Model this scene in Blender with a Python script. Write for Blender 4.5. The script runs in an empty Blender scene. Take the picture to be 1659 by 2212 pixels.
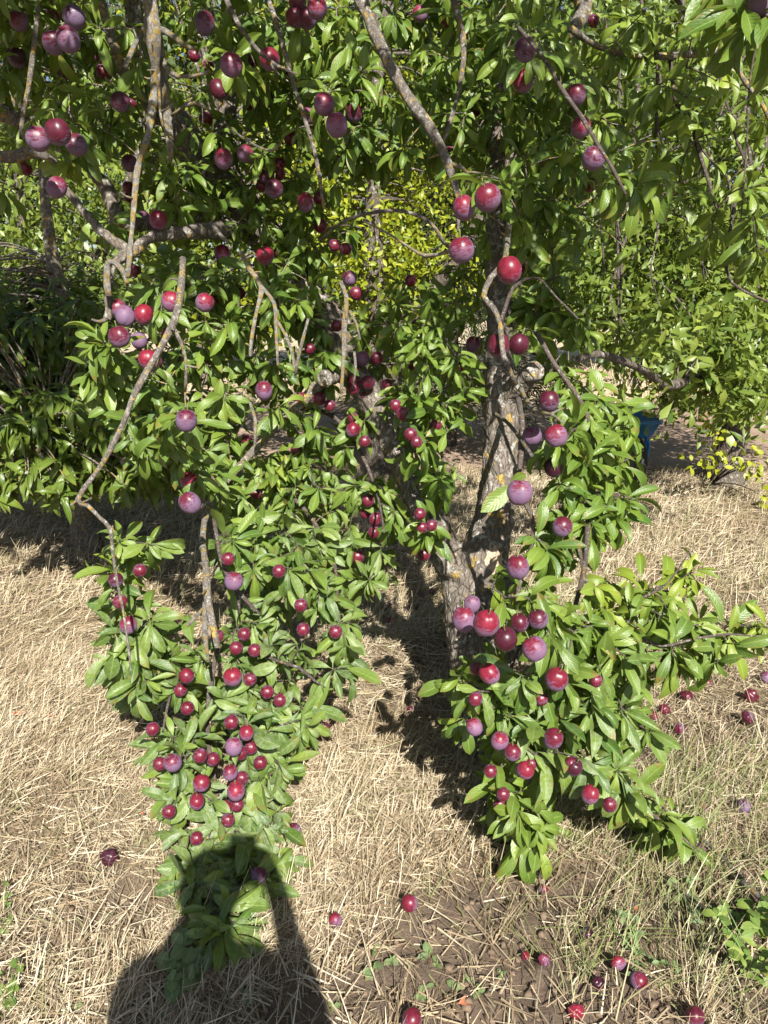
import bpy, bmesh, math, random
import numpy as np
from mathutils import Vector, noise as mnoise
rng = np.random.default_rng(7); random.seed(7)
scene = bpy.context.scene
COL = scene.collection
PI = math.pi

# ------------------------------------------------------------------ camera
CAM_H = 1.5; PITCH = math.radians(15.9); F = 745 / 768 * 1659      # focal length in units of the 1659 px wide measuring grid
GW, GH = 1659.0, 2212.0
cd = bpy.data.cameras.new('camera'); cam = bpy.data.objects.new('camera', cd); COL.objects.link(cam)
cam.location = (0, 0, CAM_H); cam.rotation_euler = (PI / 2 - PITCH, 0, 0)
cd.sensor_fit = 'VERTICAL'; cd.sensor_height = 24; cd.lens = 745 / 1024 * 24
cd.clip_start = 0.05; cd.clip_end = 2000
scene.camera = cam
# ------------------------------------------------------------------ light
SUN_EL = math.radians(39.5); SUN_AZ = math.radians(167.5)             # clockwise from +Y: behind the camera, a little right
SUN = np.array([math.sin(SUN_AZ) * math.cos(SUN_EL), math.cos(SUN_AZ) * math.cos(SUN_EL), math.sin(SUN_EL)])
w = bpy.data.worlds.new('World'); scene.world = w; w.use_nodes = True
nt = w.node_tree; bg = nt.nodes['Background']
sky = nt.nodes.new('ShaderNodeTexSky'); sky.sky_type = 'NISHITA'; sky.sun_disc = False
sky.sun_elevation = SUN_EL; sky.sun_rotation = SUN_AZ; sky.ozone_density = 1.2
nt.links.new(sky.outputs[0], bg.inputs[0]); bg.inputs[1].default_value = 0.05
sl = bpy.data.lights.new('sun', 'SUN'); sl.energy = 5.0; sl.angle = math.radians(0.5); sl.color = (1, 0.95, 0.87)
so = bpy.data.objects.new('sun', sl); COL.objects.link(so)
so.rotation_euler = Vector(SUN).to_track_quat('Z', 'Y').to_euler(); so.location = tuple(SUN * 30)
scene.view_settings.view_transform = 'Standard'; scene.view_settings.look = 'None'
scene.view_settings.exposure = 1.1; scene.view_settings.gamma = 1

# ------------------------------------------------------------------ measuring helpers
FWD = np.array([0, math.cos(PITCH), -math.sin(PITCH)]); UPV = np.array([0, math.sin(PITCH), math.cos(PITCH)])
RGT = np.array([1., 0, 0]); CP = np.array([0, 0, CAM_H])
def W(px, py, t):
    return CP + t * (FWD + (px - GW / 2) / F * RGT - (py - GH / 2) / F * UPV)
def proj(P):
    P = np.asarray(P) - CP; t = P @ FWD
    return np.stack([(P @ RGT) / t * F + GW / 2, GH / 2 - (P @ UPV) / t * F, t], -1)
def G(px, py, z=0.0):
    r = FWD + (px - GW / 2) / F * RGT - (py - GH / 2) / F * UPV
    return CP + r * ((z - CAM_H) / r[2])
CROP = {1: (0, 0), 2: (829.5, 0), 3: (0, 531), 4: (829.5, 531), 5: (0, 1095), 6: (829.5, 1095), 7: (0, 1626), 8: (829.5, 1626)}
def unit(v): return v / np.maximum(np.linalg.norm(v, axis=-1, keepdims=True), 1e-9)

# ------------------------------------------------------------------ scene-graph helpers
def tag(o, label=None, cat=None, group=None, kind=None):
    if label: o['label'] = label
    if cat: o['category'] = cat
    if group: o['group'] = group
    if kind: o['kind'] = kind
    return o
def empty(name, loc):
    o = bpy.data.objects.new(name, None); COL.objects.link(o); o.location = tuple(loc); o.empty_display_size = .1
    return o
def link(name, me, mat=None, parent=None, loc=None):
    o = bpy.data.objects.new(name, me); COL.objects.link(o)
    if mat is not None and not me.materials: me.materials.append(mat)
    if parent is not None:
        o.parent = parent
        pl = parent.location if parent.parent is None else parent.location + parent.parent.location
        o.location = (-pl if loc is None else Vector(loc) - pl)      # verts are world space unless loc given
    elif loc is not None: o.location = tuple(loc)
    return o
class Acc:
    def __init__(s): s.v = []; s.f = []; s.a = []; s.b = []; s.n = 0
    def add(s, v, f, a=None, b=None):
        v = np.asarray(v, float).reshape(-1, 3); f = np.asarray(f, int).reshape(-1, 4)
        s.v.append(v); s.f.append(f + s.n); s.n += len(v)
        s.a.append(np.zeros((len(v), 4)) if a is None else a); s.b.append(np.zeros((len(v), 3)) if b is None else b)
    def mesh(s, name, smooth=True):
        v = np.concatenate(s.v); f = np.concatenate(s.f); a = np.concatenate(s.a); b = np.concatenate(s.b)
        me = bpy.data.meshes.new(name); me.vertices.add(len(v)); me.vertices.foreach_set('co', v.astype(np.float32).ravel())
        me.loops.add(f.size); me.loops.foreach_set('vertex_index', f.astype(np.int32).ravel())
        me.polygons.add(len(f)); me.polygons.foreach_set('loop_start', (np.arange(len(f)) * 4).astype(np.int32))
        me.polygons.foreach_set('use_smooth', np.full(len(f), smooth))
        at = me.attributes.new('lf', 'FLOAT_COLOR', 'POINT'); at.data.foreach_set('color', a.astype(np.float32).ravel())
        at = me.attributes.new('luv', 'FLOAT_VECTOR', 'POINT'); at.data.foreach_set('vector', b.astype(np.float32).ravel())
        me.update(calc_edges=True); return me

# ------------------------------------------------------------------ noise
_H = rng.random((256, 256))
def vnoise(x, y):
    xi = np.floor(x).astype(int); yi = np.floor(y).astype(int); fx = x - xi; fy = y - yi
    fx = fx * fx * (3 - 2 * fx); fy = fy * fy * (3 - 2 * fy)
    h = lambda i, j: _H[i % 256, j % 256]
    return (h(xi, yi) * (1 - fx) + h(xi + 1, yi) * fx) * (1 - fy) + (h(xi, yi + 1) * (1 - fx) + h(xi + 1, yi + 1) * fx) * fy
def fbm(x, y, o=4, g=.5):
    s = 0; a = 1; t = 0
    for k in range(o):
        s = s + a * vnoise(x * 2 ** k + 17 * k, y * 2 ** k + 31 * k); t += a; a *= g
    return s / t

# ------------------------------------------------------------------ materials
def M(name):
    m = bpy.data.materials.new(name); m.use_nodes = True; t = m.node_tree
    return m, t, t.nodes['Principled BSDF'], t.nodes['Material Output']
def N(t, kind, **kw):
    n = t.nodes.new(kind)
    for k, v in kw.items():
        if k.startswith('_'): setattr(n, k[1:], v)
        else: n.inputs[k.replace('_', ' ')].default_value = v
    return n
def ramp(t, fac, stops, interp='LINEAR'):
    r = t.nodes.new('ShaderNodeValToRGB'); r.color_ramp.interpolation = interp
    e = r.color_ramp.elements
    while len(e) < len(stops): e.new(.5)
    for el, (p, c) in zip(e, stops):
        el.position = p; el.color = (*c, 1) if len(c) == 3 else c
    t.links.new(fac, r.inputs[0]); return r.outputs[0]
def mix(t, fac, a, b, mode='MIX'):
    n = t.nodes.new('ShaderNodeMix'); n.data_type = 'RGBA'; n.blend_type = mode
    for s, v in ((n.inputs[0], fac), (n.inputs[6], a), (n.inputs[7], b)):
        if hasattr(v, 'links'): t.links.new(v, s)
        elif isinstance(v, tuple): s.default_value = (*v, 1)
        else: s.default_value = v
    return n.outputs[2]
def math_(t, op, a, b=None, clamp=False):
    n = t.nodes.new('ShaderNodeMath'); n.operation = op; n.use_clamp = clamp
    for i, v in enumerate((a, b)):
        if v is None: continue
        if hasattr(v, 'links'): t.links.new(v, n.inputs[i])
        else: n.inputs[i].default_value = v
    return n.outputs[0]
def bump(t, h, strength, dist, bsdf):
    b = t.nodes.new('ShaderNodeBump'); b.inputs['Strength'].default_value = strength; b.inputs['Distance'].default_value = dist
    t.links.new(h, b.inputs['Height']); t.links.new(b.outputs[0], bsdf.inputs['Normal'])
def noise(t, scale, detail=4, rough=.55, vec=None, dist=0):
    n = N(t, 'ShaderNodeTexNoise', Scale=scale, Detail=detail, Roughness=rough, Distortion=dist)
    if vec is not None: t.links.new(vec, n.inputs['Vector'])
    return n.outputs['Fac']
def pos(t): return t.nodes.new('ShaderNodeNewGeometry').outputs['Position']

def leaf_material(name, dark, light, young, rough=.36, veins=True, transl=.3):
    m, t, b, out = M(name)
    a = N(t, 'ShaderNodeAttribute', _attribute_name='lf'); sp = t.nodes.new('ShaderNodeSeparateColor'); t.links.new(a.outputs['Color'], sp.inputs[0])
    c = mix(t, sp.outputs[0], dark, light)
    c = mix(t, sp.outputs[1], c, young)
    uv = N(t, 'ShaderNodeAttribute', _attribute_name='luv'); su = t.nodes.new('ShaderNodeSeparateXYZ'); t.links.new(uv.outputs['Vector'], su.inputs[0])
    av = math_(t, 'ABSOLUTE', su.outputs[1])
    if veins:
        mid = math_(t, 'LESS_THAN', av, 0.055)
        ph = math_(t, 'SUBTRACT', math_(t, 'MULTIPLY', su.outputs[0], 11.0), math_(t, 'MULTIPLY', av, 2.6))
        fr = math_(t, 'ABSOLUTE', math_(t, 'SUBTRACT', math_(t, 'FRACT', ph), .5))
        sv = math_(t, 'LESS_THAN', fr, 0.07)
        vv = math_(t, 'MAXIMUM', math_(t, 'MULTIPLY', mid, .6), math_(t, 'MULTIPLY', sv, .22))
        c = mix(t, vv, c, tuple(min(1, x * 1.5 + .05) for x in light))
        hh = math_(t, 'ABSOLUTE', fr)
        bump(t, math_(t, 'ADD', hh, noise(t, 180, 2, vec=pos(t))), .28, .0022, b)
        geo = t.nodes.new('ShaderNodeNewGeometry')
        du = math_(t, 'MULTIPLY', sp.outputs[2], ramp(t, noise(t, 90, 4, .65, vec=pos(t)), [(.38, (0, 0, 0)), (.62, (1, 1, 1))]))
        du = math_(t, 'MULTIPLY', du, .5)
        c = mix(t, du, c, (.40, .42, .36))
        spots = ramp(t, noise(t, 60, 2, .5, vec=pos(t)), [(.70, (0, 0, 0)), (.74, (1, 1, 1))])
        c = mix(t, math_(t, 'MULTIPLY', spots, .5), c, (.10, .09, .03))
        edge = math_(t, 'MULTIPLY', math_(t, 'GREATER_THAN', math_(t, 'MAXIMUM', av, su.outputs[0]), .80), ramp(t, noise(t, 22, 3, .6, vec=pos(t)), [(.56, (0, 0, 0)), (.62, (1, 1, 1))]))
        c = mix(t, math_(t, 'MULTIPLY', edge, .65), c, (.20, .14, .035))
        c = mix(t, math_(t, 'MULTIPLY', geo.outputs['Backfacing'], .55), c, tuple(x * 1.15 + .03 for x in light))
        r = math_(t, 'ADD', math_(t, 'MULTIPLY', du, .5), rough); t.links.new(r, b.inputs['Roughness'])
    else: b.inputs['Roughness'].default_value = rough
    t.links.new(c, b.inputs['Base Color']); b.inputs['Specular IOR Level'].default_value = .5
    tr = t.nodes.new('ShaderNodeBsdfTranslucent')
    tc = mix(t, .5, c, tuple(min(1, x) for x in (young[0] * 1.2, young[1] * 1.25, young[2] * .6))); t.links.new(tc, tr.inputs[0])
    ms = t.nodes.new('ShaderNodeMixShader'); ms.inputs[0].default_value = transl
    t.links.new(b.outputs[0], ms.inputs[1]); t.links.new(tr.outputs[0], ms.inputs[2]); t.links.new(ms.outputs[0], out.inputs[0])
    return m
MAT = {}
MAT['plum_leaf'] = leaf_material('plum_leaf', (.050, .112, .012), (.150, .225, .026), (.28, .34, .03), rough=.40, transl=.24)
MAT['far_leaf'] = leaf_material('far_leaf', (.045, .092, .012), (.135, .195, .030), (.27, .33, .06), veins=False, rough=.4)
MAT['yellow_leaf'] = leaf_material('yellow_leaf', (.07, .13, .010), (.18, .25, .018), (.36, .38, .025), veins=False, rough=.42)
MAT['peach_leaf'] = leaf_material('peach_leaf', (.06, .115, .014), (.13, .195, .03), (.20, .24, .04), rough=.33)
MAT['wood_leaf'] = leaf_material('wood_leaf', (.03, .06, .015), (.08, .12, .035), (.13, .17, .05), veins=False, rough=.5)
MAT['conifer'] = leaf_material('conifer', (.035, .06, .025), (.09, .115, .055), (.13, .15, .07), veins=False, rough=.6, transl=.15)
MAT['weed'] = leaf_material('weed', (.07, .14, .03), (.15, .24, .05), (.25, .33, .07), rough=.45)
MAT['seedling'] = leaf_material('seedling', (.11, .17, .07), (.19, .26, .11), (.25, .33, .12), rough=.5)

def bark(name, a, b_, lichen, scale=1.0, white=.5):
    m, t, b, out = M(name); p = pos(t)
    mp = t.nodes.new('ShaderNodeMapping'); mp.inputs['Scale'].default_value = (1, 1, .35); t.links.new(p, mp.inputs[0])
    n1 = noise(t, 60 * scale, 6, .65, mp.outputs[0], .6); n2 = noise(t, 14 * scale, 5, .6, p)
    vo = N(t, 'ShaderNodeTexVoronoi', Scale=55 * scale, _feature='DISTANCE_TO_EDGE')
    nd = t.nodes.new('ShaderNodeVectorMath'); nd.operation = 'ADD'; sc = t.nodes.new('ShaderNodeVectorMath'); sc.operation = 'SCALE'; sc.inputs['Scale'].default_value = .03
    nn = N(t, 'ShaderNodeTexNoise', Scale=30 * scale, Detail=3.0); t.links.new(nn.outputs['Color'], sc.inputs[0]); t.links.new(mp.outputs[0], nd.inputs[0]); t.links.new(sc.outputs[0], nd.inputs[1]); t.links.new(nd.outputs[0], vo.inputs['Vector'])
    crack = ramp(t, vo.outputs['Distance'], [(0, (0, 0, 0)), (.16, (1, 1, 1))])
    c = mix(t, ramp(t, n1, [(.3, (0, 0, 0)), (.7, (1, 1, 1))]), a, b_)
    c = mix(t, crack, mix(t, .55, tuple(x * .3 for x in a), c), c)
    if white:
        wn = ramp(t, noise(t, 38 * scale, 5, .7, p), [(.60 - .1 * white, (0, 0, 0)), (.66 - .1 * white, (1, 1, 1))])
        c = mix(t, math_(t, 'MULTIPLY', wn, .75), c, (.42, .41, .37))
    lm = math_(t, 'MULTIPLY', ramp(t, noise(t, 26 * scale, 5, .7, p), [(.5, (0, 0, 0)), (.56, (1, 1, 1))]), ramp(t, n2, [(.62 - lichen * .25, (0, 0, 0)), (.68 - lichen * .25, (1, 1, 1))]))
    lc = mix(t, noise(t, 120, 2, .5, p), (.42, .22, .03), (.36, .32, .10))
    c = mix(t, lm, c, lc)
    t.links.new(c, b.inputs['Base Color']); b.inputs['Roughness'].default_value = .9
    h = math_(t, 'ADD', math_(t, 'MULTIPLY', crack, .6), math_(t, 'ADD', n1, math_(t, 'MULTIPLY', lm, .6)))
    bump(t, h, .9, .006 / scale, b); return m
MAT['trunk'] = bark('trunk_bark', (.09, .072, .056), (.235, .20, .165), .25, 1.0, .45)
_t = MAT['trunk'].node_tree; _b = _t.nodes['Principled BSDF']; _src = _b.inputs['Base Color'].links[0].from_socket
_p = pos(_t); _d = _t.nodes.new('ShaderNodeVectorMath'); _d.operation = 'DISTANCE'; _mp = _t.nodes.new('ShaderNodeMapping'); _mp.inputs['Scale'].default_value = (1, 1, .6)
_t.links.new(_p, _mp.inputs[0]); _t.links.new(_mp.outputs[0], _d.inputs[0]); _q = W(1076, 1200, 2.56); _d.inputs[1].default_value = (_q[0], _q[1], _q[2] * .6)
_m = math_(_t, 'LESS_THAN', math_(_t, 'ADD', _d.outputs['Value'], math_(_t, 'MULTIPLY', noise(_t, 55, 5, .65, _p), .05)), .068)
_t.links.new(mix(_t, _m, _src, mix(_t, noise(_t, 70, 5, .6, _p), (.38, .26, .17), (.62, .50, .37))), _b.inputs['Base Color'])
MAT['branch'] = bark('branch_bark', (.10, .085, .07), (.24, .21, .18), .55, 2.0, .6)
MAT['dead'] = bark('dead_branch_bark', (.14, .12, .10), (.34, .31, .27), .9, 2.4, 1.2)
MAT['twig'] = bark('twig_bark', (.07, .05, .045), (.17, .13, .11), .1, 3.0, .25)
MAT['far_bark'] = bark('far_bark', (.07, .055, .045), (.16, .13, .10), .05, .8, .3)

def plum_mat():
    m, t, b, out = M('plum_skin')
    tc = t.nodes.new('ShaderNodeTexCoord'); oi = t.nodes.new('ShaderNodeObjectInfo')
    rd = N(t, 'ShaderNodeAttribute', _attribute_name='redness', _attribute_type='OBJECT').outputs['Fac']
    bl = N(t, 'ShaderNodeAttribute', _attribute_name='bloom', _attribute_type='OBJECT').outputs['Fac']
    off = t.nodes.new('ShaderNodeVectorMath'); off.operation = 'ADD'; t.links.new(tc.outputs['Object'], off.inputs[0])
    cmb = t.nodes.new('ShaderNodeCombineXYZ'); t.links.new(math_(t, 'MULTIPLY', oi.outputs['Random'], 19.), cmb.inputs[0]); t.links.new(cmb.outputs[0], off.inputs[1])
    v = off.outputs[0]
    c = mix(t, rd, (.026, .006, .013), (.145, .008, .020))
    n = noise(t, 1.6, 4, .6, v, .6)
    c = mix(t, ramp(t, n, [(.35, (0, 0, 0)), (.7, (1, 1, 1))]), c, mix(t, rd, (.06, .010, .024), (.24, .018, .040)))
    sx = t.nodes.new('ShaderNodeSeparateXYZ'); t.links.new(tc.outputs['Object'], sx.inputs[0])
    mp = t.nodes.new('ShaderNodeMapping'); mp.inputs['Scale'].default_value = (1, 1, 3); t.links.new(v, mp.inputs[0])
    bn = noise(t, 1.7, 6, .66, mp.outputs[0], 1.2)
    f = math_(t, 'ADD', bn, math_(t, 'MULTIPLY', sx.outputs[2], -.22))
    f = math_(t, 'ADD', f, math_(t, 'MULTIPLY', math_(t, 'SUBTRACT', bl, .5), .55))
    lw = N(t, 'ShaderNodeLayerWeight', Blend=.35)
    f = math_(t, 'ADD', f, math_(t, 'MULTIPLY', lw.outputs['Facing'], .28))
    f = ramp(t, f, [(.50, (0, 0, 0)), (.66, (1, 1, 1))])
    c = mix(t, math_(t, 'MULTIPLY', f, .72), c, (.175, .125, .215))
    dots = N(t, 'ShaderNodeTexVoronoi', Scale=11.0); t.links.new(v, dots.inputs['Vector'])
    dm = math_(t, 'LESS_THAN', dots.outputs['Distance'], .09)
    c = mix(t, math_(t, 'MULTIPLY', dm, .3), c, (.5, .3, .25))
    t.links.new(c, b.inputs['Base Color'])
    t.links.new(math_(t, 'ADD', math_(t, 'MULTIPLY', f, .30), .36), b.inputs['Roughness'])
    b.inputs['Specular IOR Level'].default_value = .45
    b.inputs['Subsurface Weight'].default_value = .08; b.inputs['Subsurface Radius'].default_value = (.4, .1, .05); b.inputs['Subsurface Scale'].default_value = .15
    return m
MAT['plum'] = plum_mat()
def simple(name, col, rough=.6, var=.15, scale=20, metal=0):
    m, t, b, out = M(name)
    c = mix(t, noise(t, scale, 5, .6, pos(t)), tuple(x * (1 - var) for x in col), tuple(min(1, x * (1 + var)) for x in col))
    t.links.new(c, b.inputs['Base Color']); b.inputs['Roughness'].default_value = rough; b.inputs['Metallic'].default_value = metal
    bump(t, noise(t, scale * 4, 4, .6, pos(t)), .2, .003, b); return m

def straw_mat(name, c1, c2, c3):
    m, t, b, out = M(name)
    a = N(t, 'ShaderNodeAttribute', _attribute_name='lf'); sp = t.nodes.new('ShaderNodeSeparateColor'); t.links.new(a.outputs['Color'], sp.inputs[0])
    c = ramp(t, sp.outputs[0], [(0, c1), (.5, c2), (1, c3)])
    c = mix(t, sp.outputs[1], c, (.13, .20, .04))
    c = mix(t, math_(t, 'MULTIPLY', noise(t, 60, 2, .5, pos(t)), .5), c, tuple(x * .6 for x in c2))
    t.links.new(c, b.inputs['Base Color']); b.inputs['Roughness'].default_value = .55; b.inputs['Specular IOR Level'].default_value = .35
    return m
MAT['straw'] = straw_mat('straw', (.17, .112, .062), (.41, .325, .205), (.70, .615, .45))

# ------------------------------------------------------------------ ground
def soil_patch(x, y):                      # 0 straw mat ... 1 bare soil
    p = fbm(x * 1.3 + 5, y * 1.3 + 9, 4)
    s = np.clip((p - .64) * 7, 0, 1)
    s = np.maximum(s, np.clip((x - .02 + (1.75 - y) * .9) * 3.2, 0, 1) * np.clip((1.85 - y) * 4, 0, 1) * np.clip((fbm(x * 3, y * 3, 3) - .24) * 6, 0, 1))
    s = np.maximum(s, np.clip((x - .62) * 3.5, 0, 1) * np.clip((2.7 - y) * 2.5, 0, 1) * np.clip((fbm(x * 2.2 + 7, y * 2.2, 3) - .38) * 7, 0, 1))
    s = np.maximum(s, np.clip((x + .08) * 5, 0, 1) * np.clip((1.66 - y) * 5, 0, 1) * np.clip((fbm(x * 4 + 3, y * 4, 3) - .34) * 7, 0, 1))
    return s
def gz(x, y):
    x = np.asarray(x, float); y = np.asarray(y, float)
    near = np.clip((6.2 - y) / 1.2, 0, 1) * np.clip((4 - np.abs(x)) / 1.0, 0, 1)
    s = soil_patch(x, y)
    return near * ((fbm(x * 1.2, y * 1.2, 3) - .5) * .05 + (fbm(x * 14, y * 14, 4, .6) - .5) * (.018 + .03 * s))
def axis(a, b, step, far):
    c = list(np.arange(a, b, step)); s = step
    x = c[-1]
    while x < far: s *= 1.22; x += s; c.append(x)
    x = c[0]; s = step; pre = []
    while x > -far: s *= 1.22; x -= s; pre.append(x)
    return np.array(pre[::-1] + c)
def ground():
    xs = axis(-2.2, 3.0, .016, 600); ys = axis(.5, 4.6, .016, 600)
    X, Y = np.meshgrid(xs, ys); Z = gz(X, Y)
    nx, ny = len(xs), len(ys)
    i = np.arange(nx * ny).reshape(ny, nx)
    f = np.stack([i[:-1, :-1], i[:-1, 1:], i[1:, 1:], i[1:, :-1]], -1).reshape(-1, 4)
    A = Acc(); s = soil_patch(X, Y)
    col = np.stack([s, s * 0, s * 0, s * 0 + 1], -1).reshape(-1, 4)
    A.add(np.stack([X, Y, Z], -1).reshape(-1, 3), f, col)
    m, t, b, out = M('orchard_soil'); p = pos(t)
    a = N(t, 'ShaderNodeAttribute', _attribute_name='lf'); sp = t.nodes.new('ShaderNodeSeparateColor'); t.links.new(a.outputs['Color'], sp.inputs[0])
    soil = mix(t, noise(t, 22, 6, .65, p), (.075, .050, .034), (.185, .135, .095))
    mp = t.nodes.new('ShaderNodeMapping'); mp.inputs['Scale'].default_value = (1, .5, 1); mp.inputs['Rotation'].default_value = (0, 0, .5); t.links.new(p, mp.inputs[0])
    st = mix(t, noise(t, 90, 6, .7, mp.outputs[0], 1.5), (.10, .07, .045), (.34, .26, .17))
    c = mix(t, sp.outputs[0], st, soil); t.links.new(c, b.inputs['Base Color']); b.inputs['Roughness'].default_value = .95
    bump(t, math_(t, 'ADD', noise(t, 120, 6, .7, p), noise(t, 35, 4, .6, p)), .8, .01, b)
    g = link('ground', A.mesh('ground'), m); tag(g, kind='structure')
    # bare dirt track behind the trees and the pale dry field beyond it
    def sheet(name, x0, x1, yf, yb, z, c1, c2, sc):
        n = 60; A = Acc(); xx = np.linspace(x0, x1, n)
        v = np.array([[x, yf(x) if k == 0 else yb(x), z] for x in xx for k in (0, 1)]); ii = np.arange(n - 1) * 2
        A.add(v, np.stack([ii, ii + 2, ii + 3, ii + 1], -1))
        m, t, b, out = M(name); p = pos(t)
        c = mix(t, noise(t, sc, 7, .7, p), c1, c2); c = mix(t, ramp(t, noise(t, 1.1, 4, .6, p), [(.4, (0, 0, 0)), (.65, (1, 1, 1))]), c, tuple(x * 1.15 for x in c2))
        t.links.new(c, b.inputs['Base Color']); b.inputs['Roughness'].default_value = .95
        bump(t, noise(t, 40, 6, .7, p), .8, .02, b)
        tag(link(name, A.mesh(name), m), kind='structure')
    sheet('dirt_track', -14, 16, lambda x: 6.3 + .15 * math.sin(x * 1.7) + .08 * math.sin(x * 5), lambda x: 11.2 + .2 * math.sin(x), .004, (.19, .125, .085), (.34, .25, .18), 14)
    sheet('field', -60, 60, lambda x: 11.5 + .2 * math.sin(x), lambda x: 60, .008, (.34, .26, .15), (.50, .41, .27), 9)
    return g
ground()

def blades(name, X, Y, L, az, lift, width, tone, green, bend, z0=None, nseg=3, label=None, mat='straw', parent=None, cat=None):
    n = len(X); Z = gz(X, Y) if z0 is None else z0
    d = np.stack([np.cos(az), np.sin(az), np.zeros(n)], -1); up = np.array([0, 0, 1.])
    side = np.stack([-np.sin(az), np.cos(az), np.zeros(n)], -1)
    # side turned toward a random direction so blades show their face
    ra = rng.uniform(0, PI, n)[:, None]; e = lift[:, None]
    ax = unit(d * np.cos(e) + up * np.sin(e)); nrm = unit(-d * np.sin(e) + up * np.cos(e))
    sd = unit(side * np.cos(ra * .5) + nrm * np.sin(ra * .5))
    base = np.stack([X, Y, Z], -1); k = nseg + 1; V = np.zeros((n, k, 2, 3))
    for j in range(k):
        s = j / nseg; c = base + ax * (L * s)[:, None] - nrm * (bend * L * s * s)[:, None]
        wd = (width * (1 - .75 * s ** 2))[:, None] / 2
        V[:, j, 0] = c - sd * wd; V[:, j, 1] = c + sd * wd
    idx = np.arange(n)[:, None] * k * 2 + np.arange(nseg)[None] * 2
    f = np.stack([idx, idx + 1, idx + 3, idx + 2], -1).reshape(-1, 4)
    a = np.repeat(np.stack([tone, green, tone * 0, tone * 0 + 1], -1), k * 2, 0)
    A = Acc(); A.add(V.reshape(-1, 3), f, a)
    o = link(name, A.mesh(name), MAT[mat], parent)
    return o
def sample_ground(n, pmin, pmax, keep):
    """points spread evenly over the strip of ground seen between two depths, thinned by keep(x,y)"""
    out = []
    tot = 0
    while tot < n:
        y = rng.uniform(pmin, pmax, n); half = .62 * (y + .5) + .25
        x = rng.uniform(-1, 1, n) * half
        ok = rng.random(n) < keep(x, y) * (half / half.max())
        out.append(np.stack([x[ok], y[ok]], -1)); tot += ok.sum()
    return np.concatenate(out)[:n].T
def tone_of(x, y, n): return np.clip(fbm(x * 2.5, y * 2.5, 3) * .7 + rng.normal(.18, .32, n), 0, 1)
n = 80000; x, y = sample_ground(n, .95, 3.4, lambda x, y: 1 - .78 * soil_patch(x, y))
flow = fbm(x * 1.1 + 3, y * 1.1, 3) * 2.6 + .3
tag(blades('straw', x, y, np.where(rng.random(n) < .35, rng.gamma(4, .018, n) + .03, rng.gamma(3, .013, n) + .012), flow + rng.normal(0, .75, n) + rng.integers(0, 2, n) * PI, rng.normal(.06, .12, n), rng.uniform(.0012, .0042, n), tone_of(x, y, n), (rng.random(n) < .06) * .6, rng.normal(.02, .12, n), z0=gz(x, y) + rng.uniform(.001, .02, n)),
    'loose mown straw lying over the orchard floor', 'straw', kind='stuff')
n = 34000; x, y = sample_ground(n, 3.2, 6.7, lambda x, y: 1 - .6 * soil_patch(x, y))
tag(blades('straw', x, y, rng.gamma(3, .03, n) + .03, rng.uniform(0, 2 * PI, n), rng.normal(.1, .15, n), rng.uniform(.003, .006, n), tone_of(x, y, n), (rng.random(n) < .1) * .6, rng.normal(.02, .12, n), z0=gz(x, y) + rng.uniform(.001, .02, n), nseg=2),
    'loose mown straw around and behind the tree trunks', 'straw', kind='stuff')
# standing stubble in tufts
def tufts(n, k, y0, y1, keep, hl, w, green, spread, gname='stubble', label='', lean=.5, seg=3):
    cx, cy = sample_ground(n, y0, y1, keep); N_ = n * k
    x = np.repeat(cx, k) + rng.normal(0, spread, N_); y = np.repeat(cy, k) + rng.normal(0, spread, N_)
    la = np.repeat(rng.uniform(.3, 1.9, n), k)
    az = la + rng.normal(0, .9, N_); lift = PI / 2 - np.abs(rng.normal(lean, .35, N_))
    L = np.repeat(rng.uniform(.6, 1.3, n), k) * rng.gamma(6, hl / 6, N_)
    g = np.repeat(rng.random(n), k) * .5 + rng.random(N_) * .5
    return tag(blades(gname, x, y, L, az, lift, rng.uniform(w * .5, w * 1.2, N_), np.clip(tone_of(x, y, N_) + .08, 0, 1), np.clip((g - 1 + green) * 3, 0, .95), rng.uniform(0, .35, N_), nseg=seg), label, 'dry grass', kind='stuff')
tufts(3900, 8, 1.0, 3.4, lambda x, y: (1 - .95 * soil_patch(x, y)) * np.clip((fbm(x * 1.8 + 40, y * 1.8, 3) - .36) * 5, .05, 1), .058, .0027, .08, .016, 'dry_grass', 'standing stubble of dry straw-coloured grass under the plum tree', lean=.75)
tufts(5200, 7, 3.3, 6.6, lambda x, y: 1 - .7 * soil_patch(x, y), .075, .0045, .38, .03, 'dry_grass', 'dry grass with green blades between the trunks and the dirt track', seg=2)
tufts(850, 9, 1.05, 3.6, lambda x, y: np.clip((x - .1) * 1.6, .03, 1) * np.clip((fbm(x * 2.0 + 80, y * 2.0, 3) - .45) * 9, 0, 1), .11, .0026, .75, .02, 'green_grass', 'thin half-green grass at the right of the orchard floor', lean=.7)
# dry field tufts beyond the track
n = 9000; x = rng.uniform(-12, 14, n); y = rng.uniform(11.2, 19, n)
tag(blades('field_grass', x, y, rng.gamma(5, .05, n), rng.uniform(0, 2 * PI, n), rng.uniform(.7, 1.5, n), rng.uniform(.01, .02, n), np.clip(rng.normal(.75, .2, n), 0, 1), (rng.random(n) < .1) * .5, rng.uniform(0, .4, n), z0=x * 0, nseg=2), 'pale dry grass on the field past the dirt track', 'dry grass', kind='stuff')

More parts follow.
